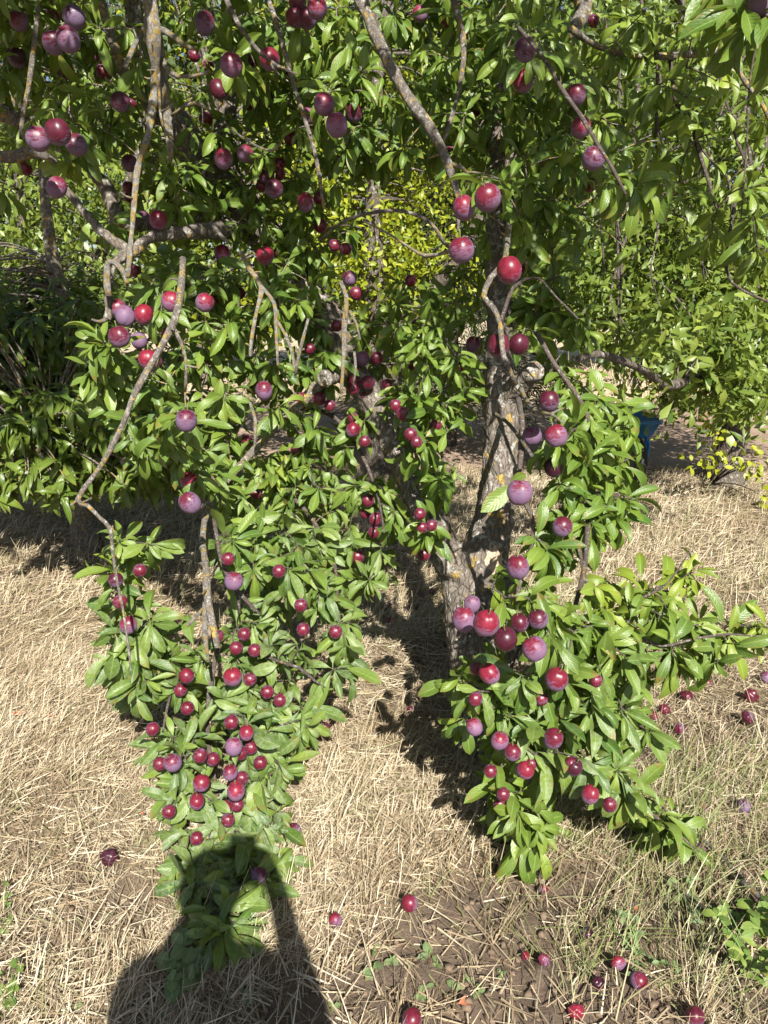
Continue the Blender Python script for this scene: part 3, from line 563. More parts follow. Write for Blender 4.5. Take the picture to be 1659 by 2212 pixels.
# ------------------------------------------------------------------ foliage of the plum tree: ellipses (cx,cy,rx,ry,count,young,dust[,depth])
EL = """240,1180,40,18,3,.2,.2 240,1235,50,22,4,.2,.2 290,1185,50,18,3,.1,.2 270,1300,50,35,6,0,.2 320,1330,60,35,6,0,.3 280,1390,70,35,8,.05,.5 330,1400,50,50,6,0,.4 270,1450,60,30,7,0,.5 320,1460,40,35,5,0,.4
400,600,70,35,9,0,.1 470,630,60,35,8,0,.1 340,610,40,30,5,.05,.1 350,660,60,30,6,0,.1 450,690,50,25,5,0,.1 230,730,40,25,5,.1,.1 215,790,35,30,5,.05,.1 270,800,50,35,6,.05,.1 250,850,45,30,5,0,.1
320,820,50,40,7,0,.1 300,900,50,40,6,0,.1 370,890,50,40,6,.05,.1 330,960,50,30,5,0,.1 440,860,50,40,6,.2,.1 500,870,40,40,5,0,.1 450,940,50,40,7,0,.1 520,960,60,40,8,.1,.1 430,1000,50,35,6,0,.1
570,1000,50,35,6,.35,.1 550,1060,60,35,7,0,.15 480,1060,50,35,6,0,.15 630,1050,60,40,8,0,.2 700,1090,60,40,8,0,.25 620,1130,70,35,8,0,.25 540,1130,50,35,6,0,.2 720,1170,60,40,9,0,.4 650,1200,60,40,8,0,.3
560,1200,40,35,5,0,.2 500,1180,30,35,4,0,.2 780,1180,50,40,6,.05,.3 700,1250,60,30,7,0,.4 800,1240,40,30,4,0,.3 830,1060,40,35,5,.1,.1 840,1120,35,35,5,0,.1 760,1060,50,40,6,0,.2 700,1000,60,40,7,0,.1
760,960,50,40,5,0,.1 800,900,40,30,4,.1,.1 640,930,60,35,7,0,.1 590,860,50,30,5,.05,.1 560,790,45,35,5,.1,.1 620,800,40,30,4,0,.1 690,810,40,30,5,0,.1 820,720,50,35,7,.15,.1 800,780,30,20,3,0,.1
850,820,40,40,5,.1,.1 480,760,50,40,5,0,.1 430,760,40,40,4,0,.1 520,700,40,30,4,0,.1 630,640,50,28,6,0,.1 690,690,30,25,3,0,.1 850,640,50,40,6,.2,.1 890,700,40,40,5,.1,.1 920,760,40,40,6,0,0,2.4
900,850,40,40,6,0,0,2.45 950,900,30,40,5,0,0,2.45 920,960,35,30,5,0,0,2.45 950,1050,30,30,5,0,0,2.4 920,1140,35,25,5,0,0,2.35 960,1010,25,30,4,0,0,2.45 880,930,30,40,4,0,0,2.5 700,740,40,40,4,0,0,2.5
560,1320,40,30,5,0,.5 600,1280,40,30,4,0,.5 720,1320,40,30,5,0,.4 760,1370,35,30,5,0,.4 700,1290,40,20,4,0,.4 740,1430,30,30,4,0,.5 530,1360,40,30,5,0,.6 520,1440,50,35,6,0,.6 570,1420,40,30,5,0,.8 620,1390,50,25,5,0,.6
420,1470,40,35,5,0,.4 460,1520,40,35,5,0,.4 430,1410,30,25,3,0,.3 550,1510,50,30,6,0,.5 610,1490,40,25,4,0,.4 640,1530,35,30,4,0,.4 580,1570,50,30,6,0,.5 630,1580,35,30,4,0,.4 500,1560,40,30,4,0,.5
350,1600,35,30,4,0,.5 400,1590,40,25,5,0,.5 440,1610,40,25,4,0,.5 370,1640,30,20,3,0,.4 560,1640,40,35,5,0,.6 600,1620,30,30,3,0,.4 590,1660,25,25,3,0,.4 400,1670,30,30,4,0,.5 400,1720,30,30,4,0,.6 450,1720,30,30,4,0,.7
480,1780,35,30,5,0,.9 530,1740,35,35,5,0,.8 560,1700,30,30,4,.05,.6 590,1750,30,25,3,0,.5 550,1790,40,30,5,0,.8 430,1800,40,30,4,0,.9 400,1850,30,30,4,0,.9 450,1860,40,30,5,0,.8 510,1850,40,30,5,0,.7
590,1860,25,30,4,.1,.4 560,1910,35,25,4,0,.4 420,1900,35,30,4,0,.6 480,1920,40,30,5,0,.5 440,1970,35,25,4,0,.4 500,1980,35,25,4,0,.4 460,2020,30,20,3,0,.3 500,2030,20,15,2,0,.3
1060,390,40,25,5,.1,0 1120,400,50,25,5,.05,0 1140,450,50,35,6,0,0 1170,510,40,40,6,0,0 1110,500,30,25,4,.1,0 1150,570,50,30,6,0,.1 1200,610,50,30,5,0,.1 1170,650,50,30,6,.05,0 1230,680,50,30,6,.05,0 1250,720,30,30,3,.05,0 1150,700,50,25,5,.1,0 1110,730,20,20,2,0,0
1240,820,50,30,6,.1,0 1200,790,30,25,3,.1,0 1290,860,50,35,7,.05,0 1340,900,40,35,6,.05,0 1280,930,50,35,7,.05,0 1240,970,40,35,5,0,0 1300,1000,50,35,7,0,0 1350,970,30,40,5,0,0 1340,1060,40,35,5,0,0 1240,1040,40,40,6,0,0
1200,980,30,25,3,0,0 1290,1080,40,35,5,0,0 1300,1140,35,25,4,0,0 1250,1130,40,25,4,0,0 1200,1100,30,30,3,0,0 1160,1180,40,25,5,.05,.05 1190,1170,30,25,3,.0,.05 1065,1255,30,25,4,.15,0 1100,1290,30,20,3,.05,0
1150,1290,40,30,5,.15,0 1190,1320,40,30,5,.05,0 1220,1380,45,30,6,.05,.1 1260,1410,50,30,6,.1,.1 1170,1370,30,25,3,.1,0 1310,1370,45,30,6,.05,.05 1330,1310,35,30,5,.35,0 1310,1270,25,20,3,.45,0 1400,1330,50,30,6,.15,.05 1420,1270,50,28,6,.35,0 1480,1230,35,22,4,.6,0
1430,1390,50,30,6,.05,.1 1480,1350,50,30,6,.1,.1 1540,1350,40,25,5,.15,.1 1480,1420,50,25,5,0,.1 1560,1400,40,30,5,.05,.1 1600,1360,35,25,4,.3,0 1640,1355,25,15,4,.5,0 1320,1430,50,25,5,.05,.2 1370,1450,40,20,4,0,.3
1010,1470,25,20,3,.2,.1 1050,1440,35,20,4,.1,.1 1060,1500,40,30,6,.1,.2 1110,1480,35,30,5,0,.2 1090,1560,40,35,6,0,.2 1150,1540,40,30,5,0,.2 1180,1470,35,35,5,0,.1 1240,1460,35,30,4,0,.1 1290,1500,40,30,5,0,.2 1340,1530,45,25,5,0,.2
1230,1560,40,35,5,0,.2 1150,1610,40,30,5,0,.4 1210,1640,45,25,6,0,.5 1280,1640,45,25,6,0,.5 1320,1680,40,25,5,0,.4 1270,1560,30,25,3,.0,.2 1370,1570,30,20,3,0,.2 1000,1540,20,20,2,.1,.1
1070,1660,30,30,4,.1,.1 1110,1710,35,30,5,.1,.1 1090,1760,30,25,4,.15,.1 1150,1760,35,30,5,.1,.1 1140,1810,35,25,5,.1,.1 1190,1790,25,25,3,.1,.1 1380,1720,45,20,6,.1,.2 1420,1760,40,20,5,.1,.1 1470,1800,40,20,5,.1,.1 1440,1790,30,18,3,.1,.1
360,340,30,30,4,.05,0 400,380,40,35,7,.05,0 370,420,40,35,6,.05,0 430,410,30,30,4,0,0 460,430,30,25,3,0,0 390,470,30,25,4,.05,0 320,350,20,20,2,.1,0 540,470,40,30,6,0,0 580,500,35,25,4,0,0 520,500,30,20,3,0,0 590,520,40,20,3,0,0
110,190,40,30,6,.2,0 60,260,35,20,4,.2,0 130,230,40,20,4,.1,0 30,180,30,30,3,.3,0 200,250,50,25,5,0,0 250,280,40,20,4,0,0 170,300,30,25,3,0,0 150,350,25,12,2,.5,0 20,290,25,20,3,.3,0 100,290,20,15,1,.1,0
80,30,50,30,5,.1,0 150,10,50,20,4,.1,0 200,70,30,40,3,0,0 30,110,30,30,4,0,0 200,130,30,20,3,0,0 20,30,30,30,4,.1,0 120,130,30,20,2,0,0
480,90,40,35,6,.25,0 540,60,40,30,5,.15,0 500,130,30,20,3,.25,0 590,90,40,35,5,.1,0 560,30,40,25,4,0,0 640,60,40,30,5,0,0 450,20,30,20,3,.1,0 690,90,35,30,5,.1,0 740,40,30,25,4,.15,0 760,100,30,30,4,.05,0 820,100,30,25,3,.1,0 850,40,40,30,4,0,0
640,150,50,30,7,0,0 700,180,50,30,7,.05,0 760,180,50,35,7,0,0 640,230,50,35,6,0,0 700,260,50,30,6,0,0 780,260,50,40,7,0,0 840,300,30,30,4,0,0 600,180,40,30,5,0,0 560,200,30,30,3,0,0 620,300,50,30,5,0,0 740,330,50,25,5,0,0
800,330,35,30,4,.05,0 530,330,40,30,4,.05,0 480,300,30,20,3,0,0 570,390,40,30,4,0,0 640,390,40,30,5,0,0 650,450,50,30,6,0,0 700,400,40,30,4,0,0 620,500,40,25,5,0,0 680,540,40,30,5,.05,0 730,500,30,30,3,0,0 500,400,30,30,3,0,0
900,40,30,30,4,.05,0 960,20,40,20,4,.05,0 1000,60,35,30,5,0,0 940,110,30,25,4,0,0 980,140,40,30,6,.05,0 1040,120,40,30,6,0,0 1030,40,40,30,5,.0,0 920,180,25,20,3,0,0 970,210,40,30,6,0,0 1020,200,35,30,5,0,0 990,270,40,25,6,0,0
1020,300,30,20,4,.1,0 940,290,15,15,1,0,0 1100,60,40,30,5,.05,0 1160,40,40,30,5,.1,0 1110,120,40,25,5,0,0 1170,100,30,25,4,.15,0 1140,200,50,25,5,.05,0 1180,230,40,25,5,.25,0 1100,270,40,30,5,0,0 1160,300,40,25,5,.15,0 1220,200,30,30,4,0,0
1240,140,35,30,5,.1,0 1290,180,40,25,5,.05,0 1230,290,40,35,6,0,0 1300,280,30,25,4,.2,0 1280,80,40,25,5,.2,0 1320,330,30,20,3,.1,0 1200,350,40,25,5,0,0 1130,350,40,25,5,.1,0 1250,380,40,25,4,0,0 1350,400,30,25,4,.05,0,1.7 1390,380,30,20,3,.1,0,1.7 1200,440,30,30,4,0,0
1350,110,40,30,5,.2,0 1370,30,40,30,4,.25,0 1430,60,40,40,4,.3,0 1500,50,50,40,4,.35,0 1580,60,50,40,4,.3,0 1610,400,30,20,5,.2,0 1560,170,40,25,3,.3,0 1480,180,50,35,4,.2,0 1400,200,40,40,4,.1,0 1540,480,40,20,3,.1,0 1630,470,25,25,4,.1,0 1450,300,50,50,4,.15,0
1500,230,40,30,3,.1,0 1620,560,30,30,3,.2,0 1350,260,40,30,4,.1,0 1440,400,40,40,3,.1,0 1600,260,40,40,3,.3,0"""
ros = []
for e in EL.split():
    q = [float(a) for a in e.split(',')]; cx, cy, rx, ry, n, yg, du = q[:7]
    for k in range(int(math.ceil(n * (1.12 if 560 < cy < 1320 and cx < 900 else .88)))):
        r = math.sqrt(rng.random()); a = rng.uniform(0, 2 * PI)
        px, py = cx + r * rx * math.cos(a), cy + r * ry * math.sin(a)
        base = q[7] if len(q) > 7 else depth_at(px, py)
        t = base + abs(rng.normal(0, .07)) + .02 + (rng.uniform(.1, .35) if rng.random() < .35 else 0)
        if cy < 560 and rng.random() < .45: t += rng.uniform(0, .5)
        if cx > 1300 and cy < 600 and len(q) < 8: t = rng.uniform(2.3, 3.0)
        p = W(px, py, t)
        if p[2] < .06: p = p + (CP - p) * ((.06 - p[2]) / (CAM_H - p[2]))
        ros.append((*p, yg, du, 1.0))
for k in range(420):
    px, py = rng.uniform(-60, 1300), rng.uniform(-120, 560)
    if vnoise(np.array([px / 95.]), np.array([py / 95.]))[0] < .42: continue
    if (420 < px < 1000 and 330 < py) or (px < 230 and py > 420): continue
    ros.append((*W(px, py, rng.uniform(2.3, 3.4)), .05, 0, 1.0))
for (x0, x1, y0, y1, n, t0, t1) in ((720, 1060, 180, 350, 34, 2.4, 3.0), (480, 700, 540, 720, 26, 2.5, 2.9), (900, 1040, 560, 900, 34, 2.5, 3.1), (420, 620, 130, 330, 22, 2.5, 3.3)):
    for k in range(n): ros.append((*W(rng.uniform(x0, x1), rng.uniform(y0, y1), rng.uniform(t0, t1)), .02, 0, 1.0))
for k in range(45):
    ros.append((*W(rng.uniform(1300, 1700), rng.uniform(-150, 560), rng.uniform(2.3, 3.2)), .2, 0, 1.0))
n_front = len(ros)
# unseen crown added above the frame to shade the upper half of the picture
for k in range(900):
    x = rng.uniform(-1.9, 1.3); yy = rng.uniform(1.15, 3.6); zz = rng.uniform(2.45, 3.6)
    p = np.array([x, yy, zz]); q = proj(p)
    if q[1] > -60: continue
    if vnoise(np.array([x * 2.4]), np.array([yy * 2.4 + zz * 2]))[0] < (.22 if x < -.1 else .36): continue
    ros.append((x, yy, zz, 0, 0, 0))
for k in range(700):  # more unseen leaf clusters, packed in to shade the peach tree
    x = rng.uniform(-2.8, -1.0); yy = rng.uniform(1.8, 3.4); zz = rng.uniform(2.3, 3.2)
    if proj(np.array([x, yy, zz]))[1] < -40: ros.append((x, yy, zz, 0, 0, 0))
for k in range(520):  # unseen clusters toward the camera, added and shaped to shade the upper foliage
    x = rng.uniform(-1.8, 1.4); yy = rng.uniform(.1, 1.4); zz = rng.uniform(2.5, 3.5)
    if zz < 2.0 + (1.9 - yy) * .84 or proj(np.array([x, yy, zz]))[1] > -40: continue
    if vnoise(np.array([x * 2.2 + 9]), np.array([yy * 2.2 + zz * 2]))[0] < .45: continue
    ros.append((x, yy, zz, 0, 0, 0))
# close blurred leaves at the top right corner, beside the camera's view
for px, py, t in ((1600, 60, 1.0), (1570, -10, 1.02), (1640, 110, 1.0), (1690, 60, 1.0)): ros.append((*W(px, py - 60, t), 0, 0, 1.0))
ros = np.array(ros)
# a few big off-frame limbs carry the added overhead crown
for rows in ([(1110, -250, 2.7, 22), (900, -700, 2.2, 18), (700, -1300, 1.8, 12)], [(260, -300, 2.7, 26), (300, -800, 2.3, 18), (500, -1500, 1.7, 10)], [(530, -150, 3.1, 22), (0, -700, 2.8, 14), (-300, -1200, 2.3, 10)], [(1220, -60, 2.5, 40), (1400, -600, 2.4, 22), (1500, -1200, 2.0, 12)]):
    BR.append(('branch', rows)); BP.append(branch_pts(rows))

# attach every leaf cluster to the nearest wood, building twigs outward
nodes = np.concatenate([b[:, :3] for b in BP]); own = np.concatenate([np.full(len(b), i) for i, b in enumerate(BP)])
tw = [Acc() for _ in BP]; has = [False] * len(BP)
P = ros[:, :3]; nr = len(P)
cap = nr * 7 + len(nodes); ND = np.zeros((cap, 3)); OW = np.zeros(cap, int); ND[:len(nodes)] = nodes; OW[:len(nodes)] = own; nn = len(nodes)
best = np.full(nr, 1e9); bi = np.zeros(nr, int)
for s in range(0, nr, 200):
    d = np.linalg.norm(P[s:s + 200, None] - nodes[None], axis=-1); bi[s:s + 200] = d.argmin(1); best[s:s + 200] = d.min(1)
todo = np.ones(nr, bool); tdir = np.zeros((nr, 3)); rown = np.zeros(nr, int)
while todo.any():
    i = int(np.where(todo, best, 1e9).argmin()); todo[i] = False
    a = ND[bi[i]]; b = P[i]; d = b - a; L = np.linalg.norm(d); o = OW[bi[i]]; rown[i] = o
    mid = (a + b) / 2 + np.array([0, 0, .10 * L]) + rng.normal(0, .05 * L, 3)
    m = 6; u = np.linspace(0, 1, m)[:, None]; Q = (1 - u) ** 2 * a + 2 * u * (1 - u) * mid + u ** 2 * b
    if L > .01:
        V, f = tube(Q, np.linspace(.0026 + .004 * min(L, .6), .0014, m), 6, .3); tw[o].add(V, f); has[o] = True
    tdir[i] = unit(b - Q[-2]) if L > .01 else unit(rng.normal(0, 1, 3))
    new = Q[1:]; ND[nn:nn + 5] = new; OW[nn:nn + 5] = o
    dd = np.linalg.norm(P[:, None] - new[None], axis=-1); j = dd.argmin(1); dm = dd.min(1); up = todo & (dm < best)
    best[up] = dm[up]; bi[up] = nn + j[up]; nn += 5

# leaves of every cluster
rootless = []
O = []; D = []; NN = []; LL = []; WW = []; CU = []; FO = []; LF = []; OWN = []
DOWN = np.array([0, 0, -1.])
for i in range(nr):
    front = ros[i, 5] > 0; k = int(rng.integers(6, 11)) if front else 8
    ax = unit(tdir[i] * .55 + SUN * .45 + rng.normal(0, .28, 3) + np.array([0, -.1, -.15])); u = unit(np.cross(ax, rng.normal(0, 1, 3))); v = np.cross(ax, u); a0 = rng.uniform(0, 6.28)
    big = rng.uniform(.8, 1.15)
    for q in range(k):
        a = a0 + q * 2.4; al = rng.uniform(.7, 1.45) if q > 1 else rng.uniform(.2, .7)
        d = ax * math.cos(al) + (u * math.cos(a) + v * math.sin(a)) * math.sin(al)
        d = unit(d + DOWN * rng.uniform(.08, .8))
        nrm = SUN * rng.uniform(.1, .8) + ax * .5 + np.array([0, 0, .45]) + rng.normal(0, .30, 3)
        l = rng.uniform(.068, .134) * big * (.75 if q < 2 else 1)
        O.append(P[i] - ax * rng.uniform(0, .03)); D.append(d); NN.append(nrm); LL.append(l); WW.append(l * rng.uniform(.25, .355))
        CU.append(rng.normal(1.15, .6)); FO.append(rng.uniform(.12, .7)); OWN.append(rown[i])
        LF.append((np.clip(rng.normal(.5, .27), 0, 1), np.clip(ros[i, 3] * rng.uniform(.4, 1.6) + (.25 if rng.random() < .06 else 0), 0, 1), np.clip(ros[i, 4] * rng.uniform(.2, 1.4) + .06, 0, 1), 1))
O, D, NN, LL, WW, CU, FO, LF, OWN = map(np.array, (O, D, NN, LL, WW, CU, FO, LF, OWN))
# keep the fruit and the bare wood that the photograph shows in sight: no leaf grows right across them
keep = np.ones(len(O), bool)
clear = [(p[0], p[1], p[2] * .24, p[4]) for p in plums]
for (kd, rows), b in zip(BR, BP):
    if kd == 'dead' or (rows[0][0] == 1120 and rows[0][1] < 300) or rows[0][0] in (395, 760, 1230, 1448, 1500, 1550, 1590) or rows[0][0:2] == (1070, 895):
        q = proj(b[:, :3]); clear += [(q[k, 0], q[k, 1], 4, q[k, 2]) for k in range(0, len(q), 1)]
for y_ in list(range(250, 350, 12)) + list(range(420, 760, 12)): clear.append((1074, y_, 14, 2.7))
for y_ in range(780, 1360, 12): clear.append((1082 if y_ < 1000 else 1060, y_, 16, 2.68))
for y_ in range(1120, 1340, 12): clear.append((1010, y_, 30, 2.66))
for a, b in ((985, 950), (1010, 1000), (1000, 1060), (1000, 1110), (820, 1000), (800, 985), (845, 960)): clear.append((a, b, 22, 6))
clear = np.array(clear); clear = clear[(clear[:, 0] > -50)]
for s in (.4, .7, 1.0):
    Q = proj(O + unit(D) * (LL * s * .95)[:, None])
    for c in clear:
        hit = ((Q[:, 0] - c[0]) ** 2 + (Q[:, 1] - c[1]) ** 2 < (c[2] + (2 if c[2] > 5 else 5)) ** 2) & (Q[:, 2] < c[3] + .01)
        hit &= rng.random(len(O)) < (.65 if c[2] < 5 else .9 if c[3] < 5 else 1)
        keep &= ~hit
BIGL = [  # single large leaves that read clearly: base x,y -> tip x,y, depth, width px
 (1125, 1035, 1042, 1105, 1.7, 40), (790, 92, 785, 140, 1.9, 26), (748, 60, 765, 105, 1.9, 26), (1100, 1040, 1135, 1025, 1.7, 22)]
ex = [(W(a, b, t), W(c, d, t - .03), wd / F * t) for a, b, c, d, t, wd in BIGL]
O = np.vstack([O[keep]] + [e[0] for e in ex]); D = np.vstack([D[keep]] + [e[1] - e[0] for e in ex]); NN = np.vstack([NN[keep]] + [SUN + np.array([0, -.8, 0]) for e in ex])
LL = np.append(LL[keep], [np.linalg.norm(e[1] - e[0]) for e in ex]); WW = np.append(WW[keep], [e[2] for e in ex]); CU = np.append(CU[keep], [.25] * 4); FO = np.append(FO[keep], [.2] * 4)
LF = np.vstack([LF[keep]] + [(.6, .1, .1, 1)] * 4); OWN = np.append(OWN[keep], [32, 14, 14, 32])

for i, (kd, rows) in enumerate(BR):
    A = Acc(); b = BP[i]; V, f = tube(b[:, :3], b[:, 3] * (.88 if kd == 'dead' else .95), 10, .32 if kd == 'dead' else .2, i * 7); A.add(V, f)
    if kd in ('dead', 'branch'):          # short knobbly spurs
        for j in range(4, len(b) - 2, 4 if kd == 'dead' else 6):
            if rng.random() < .5:
                c = b[j]; d = unit(rng.normal(0, 1, 3)); l = rng.uniform(.008, .05)
                V, f = tube(np.array([c[:3], c[:3] + d * (c[3] + l * .5), c[:3] + d * (c[3] + l) + rng.normal(0, .004, 3)]), [.0035, .003, .0018], 6, .5); A.add(V, f)
    if has[i]:
        for v_, f_ in zip(tw[i].v, [None] * 0 or []): pass
        A.v += tw[i].v; off = A.n
        A.f += [ff + off for ff in tw[i].f]; A.a += tw[i].a; A.b += tw[i].b; A.n += tw[i].n
    bo = link('branch', A.mesh('branch'), MAT[{'dead': 'dead', 'branch': 'branch', 'twig': 'twig'}[kd]], tree)
    if kd == 'dead': bo['label'] = 'bare dead branch crusted with orange and white lichen'
    m = OWN == i
    if m.any():
        A = Acc(); leafy(A, O[m], D[m], NN[m], LL[m], WW[m], CU[m], FO[m], LF[m], prof_plum, 8, 4, .05)
        lo = link('leaves', A.mesh('leaves'), MAT['plum_leaf'], None); lo.parent = bo     # branch mesh sits at its parent's world offset
        lo.location = (0, 0, 0)

# ------------------------------------------------------------------ plums
def plum_mesh(name, seed, rot=0):
    n1, n2 = 26, 20; r = random.Random(seed)
    th = np.linspace(0, PI, n2 + 1); ph = np.arange(n1) / n1 * 2 * PI
    T, Pp = np.meshgrid(th, ph, indexing='ij')
    R = np.ones_like(T)
    R *= 1 - .075 * np.exp(-((Pp - PI * 1.5) / .20) ** 2) * np.sin(T)           # the suture
    R *= 1 + .03 * np.sin(Pp * 2 + seed) * np.sin(T)
    R *= 1 - .16 * np.exp(-(T / .28) ** 2) - .03 * np.exp(-((PI - T) / .25) ** 2)
    x = R * np.sin(T) * np.cos(Pp); y = R * np.sin(T) * np.sin(Pp); z = R * np.cos(T) * (1.06 + .05 * (seed % 3)); x *= 1 + .04 * np.sin(T) * (seed % 2)
    i = np.arange((n2 + 1) * n1).reshape(n2 + 1, n1); j = np.roll(i, -1, 1)
    A = Acc(); A.add(np.stack([x, y, z], -1).reshape(-1, 3), np.stack([i[:-1], i[1:], j[1:], j[:-1]], -1))
    me = A.mesh(name); me.materials.append(MAT['plum']); return me
PM = [plum_mesh('plum', k) for k in range(3)]
A = Acc(); V, f = tube(np.array([(0, 0, .8), (.03, .02, 1.05), (.08, 0, 1.35), (.05, .05, 1.6)]), [.07, .05, .05, .07], 6); A.add(V, f)
stalk_me = A.mesh('stalk'); stalk_me.materials.append(simple('stalk_green', (.14, .17, .05)))
LOOK = {'r': (.85, .40), 'b': (.55, .72), 'p': (.32, .48), 'd': (.12, .12)}  # dark look puts some leaf shade into the skin colour of hanging plums
def put_plum(p, parent=None, loc=None, rad=None, look='r', name='plum', tilt=.5, squash=1, stalk=True):
    o = bpy.data.objects.new(name, PM[rng.integers(0, 3)]); COL.objects.link(o)
    o.parent = parent; o.location = tuple(Vector(tuple(loc)) - (parent.location if parent else Vector((0, 0, 0))))
    o.scale = (rad, rad, rad * squash); o.rotation_euler = (rng.normal(0, tilt), rng.normal(0, tilt), rng.uniform(0, 6.28) if rng.random() < .6 else rng.normal(0, .5))
    a, b = LOOK[look]; o['redness'] = float(np.clip(a + rng.normal(0, .16), 0, 1)); o['bloom'] = float(np.clip(b + rng.normal(0, .15), 0, 1))
    if stalk:
        s = bpy.data.objects.new('stalk', stalk_me); COL.objects.link(s); s.parent = o
    return o
order = sorted(plums, key=lambda p: -p[2])
for p in order[:100]:
    put_plum(p, tree, W(p[0], p[1], p[4]), p[2] / 2 / F * p[4] * 1.01, p[3], tilt=.3)
A = Acc(); base = np.array([v.co[:] for v in PM[0].vertices]); fb = np.array([q.vertices[:] for q in PM[0].polygons])
for p in order[100:]: A.add(base * (p[2] / 2 / F * p[4]) + W(p[0], p[1], p[4]), fb)
# fruit of the added overhead crown
for k in range(60):
    i = rng.integers(n_front, nr); A.add(base * .026 + P[i] + np.array([0, 0, -.05]), fb)
me = A.mesh('plums'); m2 = MAT['plum'].copy(); m2.name = 'plum_skin_small'
for nd in m2.node_tree.nodes:
    if nd.type == 'VECT_MATH' : pass
o = link('plums', me, m2, tree); o['kind'] = 'stuff'; o['redness'] = .5; o['bloom'] = .35
# object coordinates of the merged mesh are metres, so scale its pattern up
t = m2.node_tree
for nd in list(t.nodes):
    if nd.type == 'TEX_COORD':
        sc = t.nodes.new('ShaderNodeVectorMath'); sc.operation = 'SCALE'; sc.inputs['Scale'].default_value = 35
        fm = [l.to_socket for l in nd.outputs['Object'].links if l.to_node.type == 'VECT_MATH']; sxs = [l.to_node for l in nd.outputs['Object'].links if l.to_node.type == 'SEPXYZ']
        t.links.new(nd.outputs['Object'], sc.inputs[0])
        for s_ in fm: t.links.new(sc.outputs[0], s_)
        cz = t.nodes.new('ShaderNodeCombineXYZ')
        for s_ in sxs: t.links.new(cz.outputs[0], s_.inputs[0])

# fallen plums on the ground: crop, x, y, d, look, label
FALL = [(6,205,372,25,'p','small plum fallen on straw left of the trunk fork, in the sun'),(6,25,432,25,'b','dusty plum fallen on the left edge of the trunk shadow'),(6,140,440,28,'d','dark plum lying in the trunk shadow just left of the trunk'),
(6,27,495,32,'b','lavender dusted plum below another on the far left edge of the trunk shadow'),(6,283,588,35,'b','pale dusted plum lying against the foot of the trunk'),(6,310,573,24,'p','small purple plum tucked beside the foot of the trunk'),
(6,165,388,20,'p','tiny plum half sunk in straw left of the fork beside a rounder one'),(6,835,368,22,'r','small red plum on bare straw right of the trunk, behind the grey twig'),(6,1050,478,30,'r','red plum on straw behind the right hand leafy shoot'),
(6,1110,753,42,'r','deep red plum on the ground under the right hand leafy shoot'),(6,1395,765,28,'r','small red plum half hidden by a hanging leaf at right'),(6,1305,825,50,'d','shrivelled dark plum on soil right of the low leaves'),
(6,1585,828,55,'d','wrinkled blackish plum near the right edge, upper of two'),(6,1210,882,44,'p','round purple plum in grass right of the low leaf tips'),(6,1165,912,36,'r','reddish plum leaning beside a round purple one in grass'),
(6,1570,920,55,'d','dark plum near the right edge with a straw across it, lower of two'),(6,1275,960,42,'b','bluish plum sunk in half green grass at right'),(6,1045,1055,34,'d','dark plum in grass under the drooping right branch'),
(6,1650,745,46,'b','dusty plum cut by the right edge of the picture'),(6,115,880,25,'p','small purple plum in the dark leaf shadow left of the trunk foot'),(6,155,1100,38,'d','dark plum deep in the leaf shadow in the middle of the ground'),
(5,1400,853,26,'b','pale dusted plum just off the tip of the bare twig'),(5,1405,962,44,'p','purple plum right of the hanging left branch, above a bare soil patch'),
(7,472,465,66,'d','big split dark plum with red flesh showing, alone in straw at left'),(7,1270,345,56,'p','purple dusted plum beside the hanging branch at mid ground'),(7,1448,730,54,'r','bright red plum standing in stubble right of the photographer shadow'),
(8,110,655,64,'p','round maroon plum in stubble in the middle foreground'),(8,687,603,38,'r','small bright red plum under the tip of the drooping right branch'),(8,1075,670,30,'r','split red plum on soil left of the fallen stick'),
(8,1265,255,42,'d','dark plum behind the last leaves of the drooping branch'),(8,1370,240,34,'r','half red plum in grass right of the drooping branch'),(8,1553,240,56,'b','round dusted plum showing its dimple, on soil at right'),
(8,1360,425,52,'p','purple plum under the outermost leaf tip at right'),(8,875,795,58,'d','dark shaded plum on soil in the lower right'),(8,1010,915,58,'r','collapsed reddish brown plum under green straw in the lower right'),
(8,925,1000,46,'d','brown shrivelled plum on bare soil, left of the whole dusted one'),(8,1100,1000,70,'b','large whole dusted plum on bare soil at the lower right'),(8,610,885,32,'r','small crushed red plum in stubble in the lower middle'),
(8,690,915,46,'p','dull purple plum in stubble beside the crushed red one'),(8,120,1165,80,'b','large pinkish plum cut by the bottom edge of the picture, left of centre'),(8,1340,1160,72,'p','large maroon plum cut by the bottom edge at right'),
(8,830,1120,60,'r','flattened rotten red plum near the bottom edge')]
for c, a, b, d, k, lb in FALL:
    px, py = a * .5 + CROP[c][0], b * .5 + CROP[c][1]; g = G(px, py); t = proj(g)[2]; r = d * .25 / F * t
    g = G(px, py, r + float(gz(g[0], g[1]))); t = proj(g)[2]; r = d * .27 / F * t
    z = float(gz(g[0], g[1])) + .006 + r * (1.0 if 'fl' not in lb[:2] else .5)
    rot = k == 'd' or any(w_ in lb for w_ in ('shrivelled', 'wrinkled', 'collapsed', 'flattened', 'crushed'))
    o = put_plum(None, None, (g[0], g[1], z), r, k, 'fallen_plum', tilt=1.3, squash=.68 if rot else .96, stalk=False); o['bloom'] *= .8
    tag(o, lb, 'plum', 'plums fallen on the orchard floor')
    if rot:
        mm = o.data.copy(); o.data = mm; s0 = rng.uniform(0, 50)
        for v in mm.vertices: v.co *= 1 + .22 * mnoise.noise(v.co * 2.2 + Vector((s0, 0, 0)))

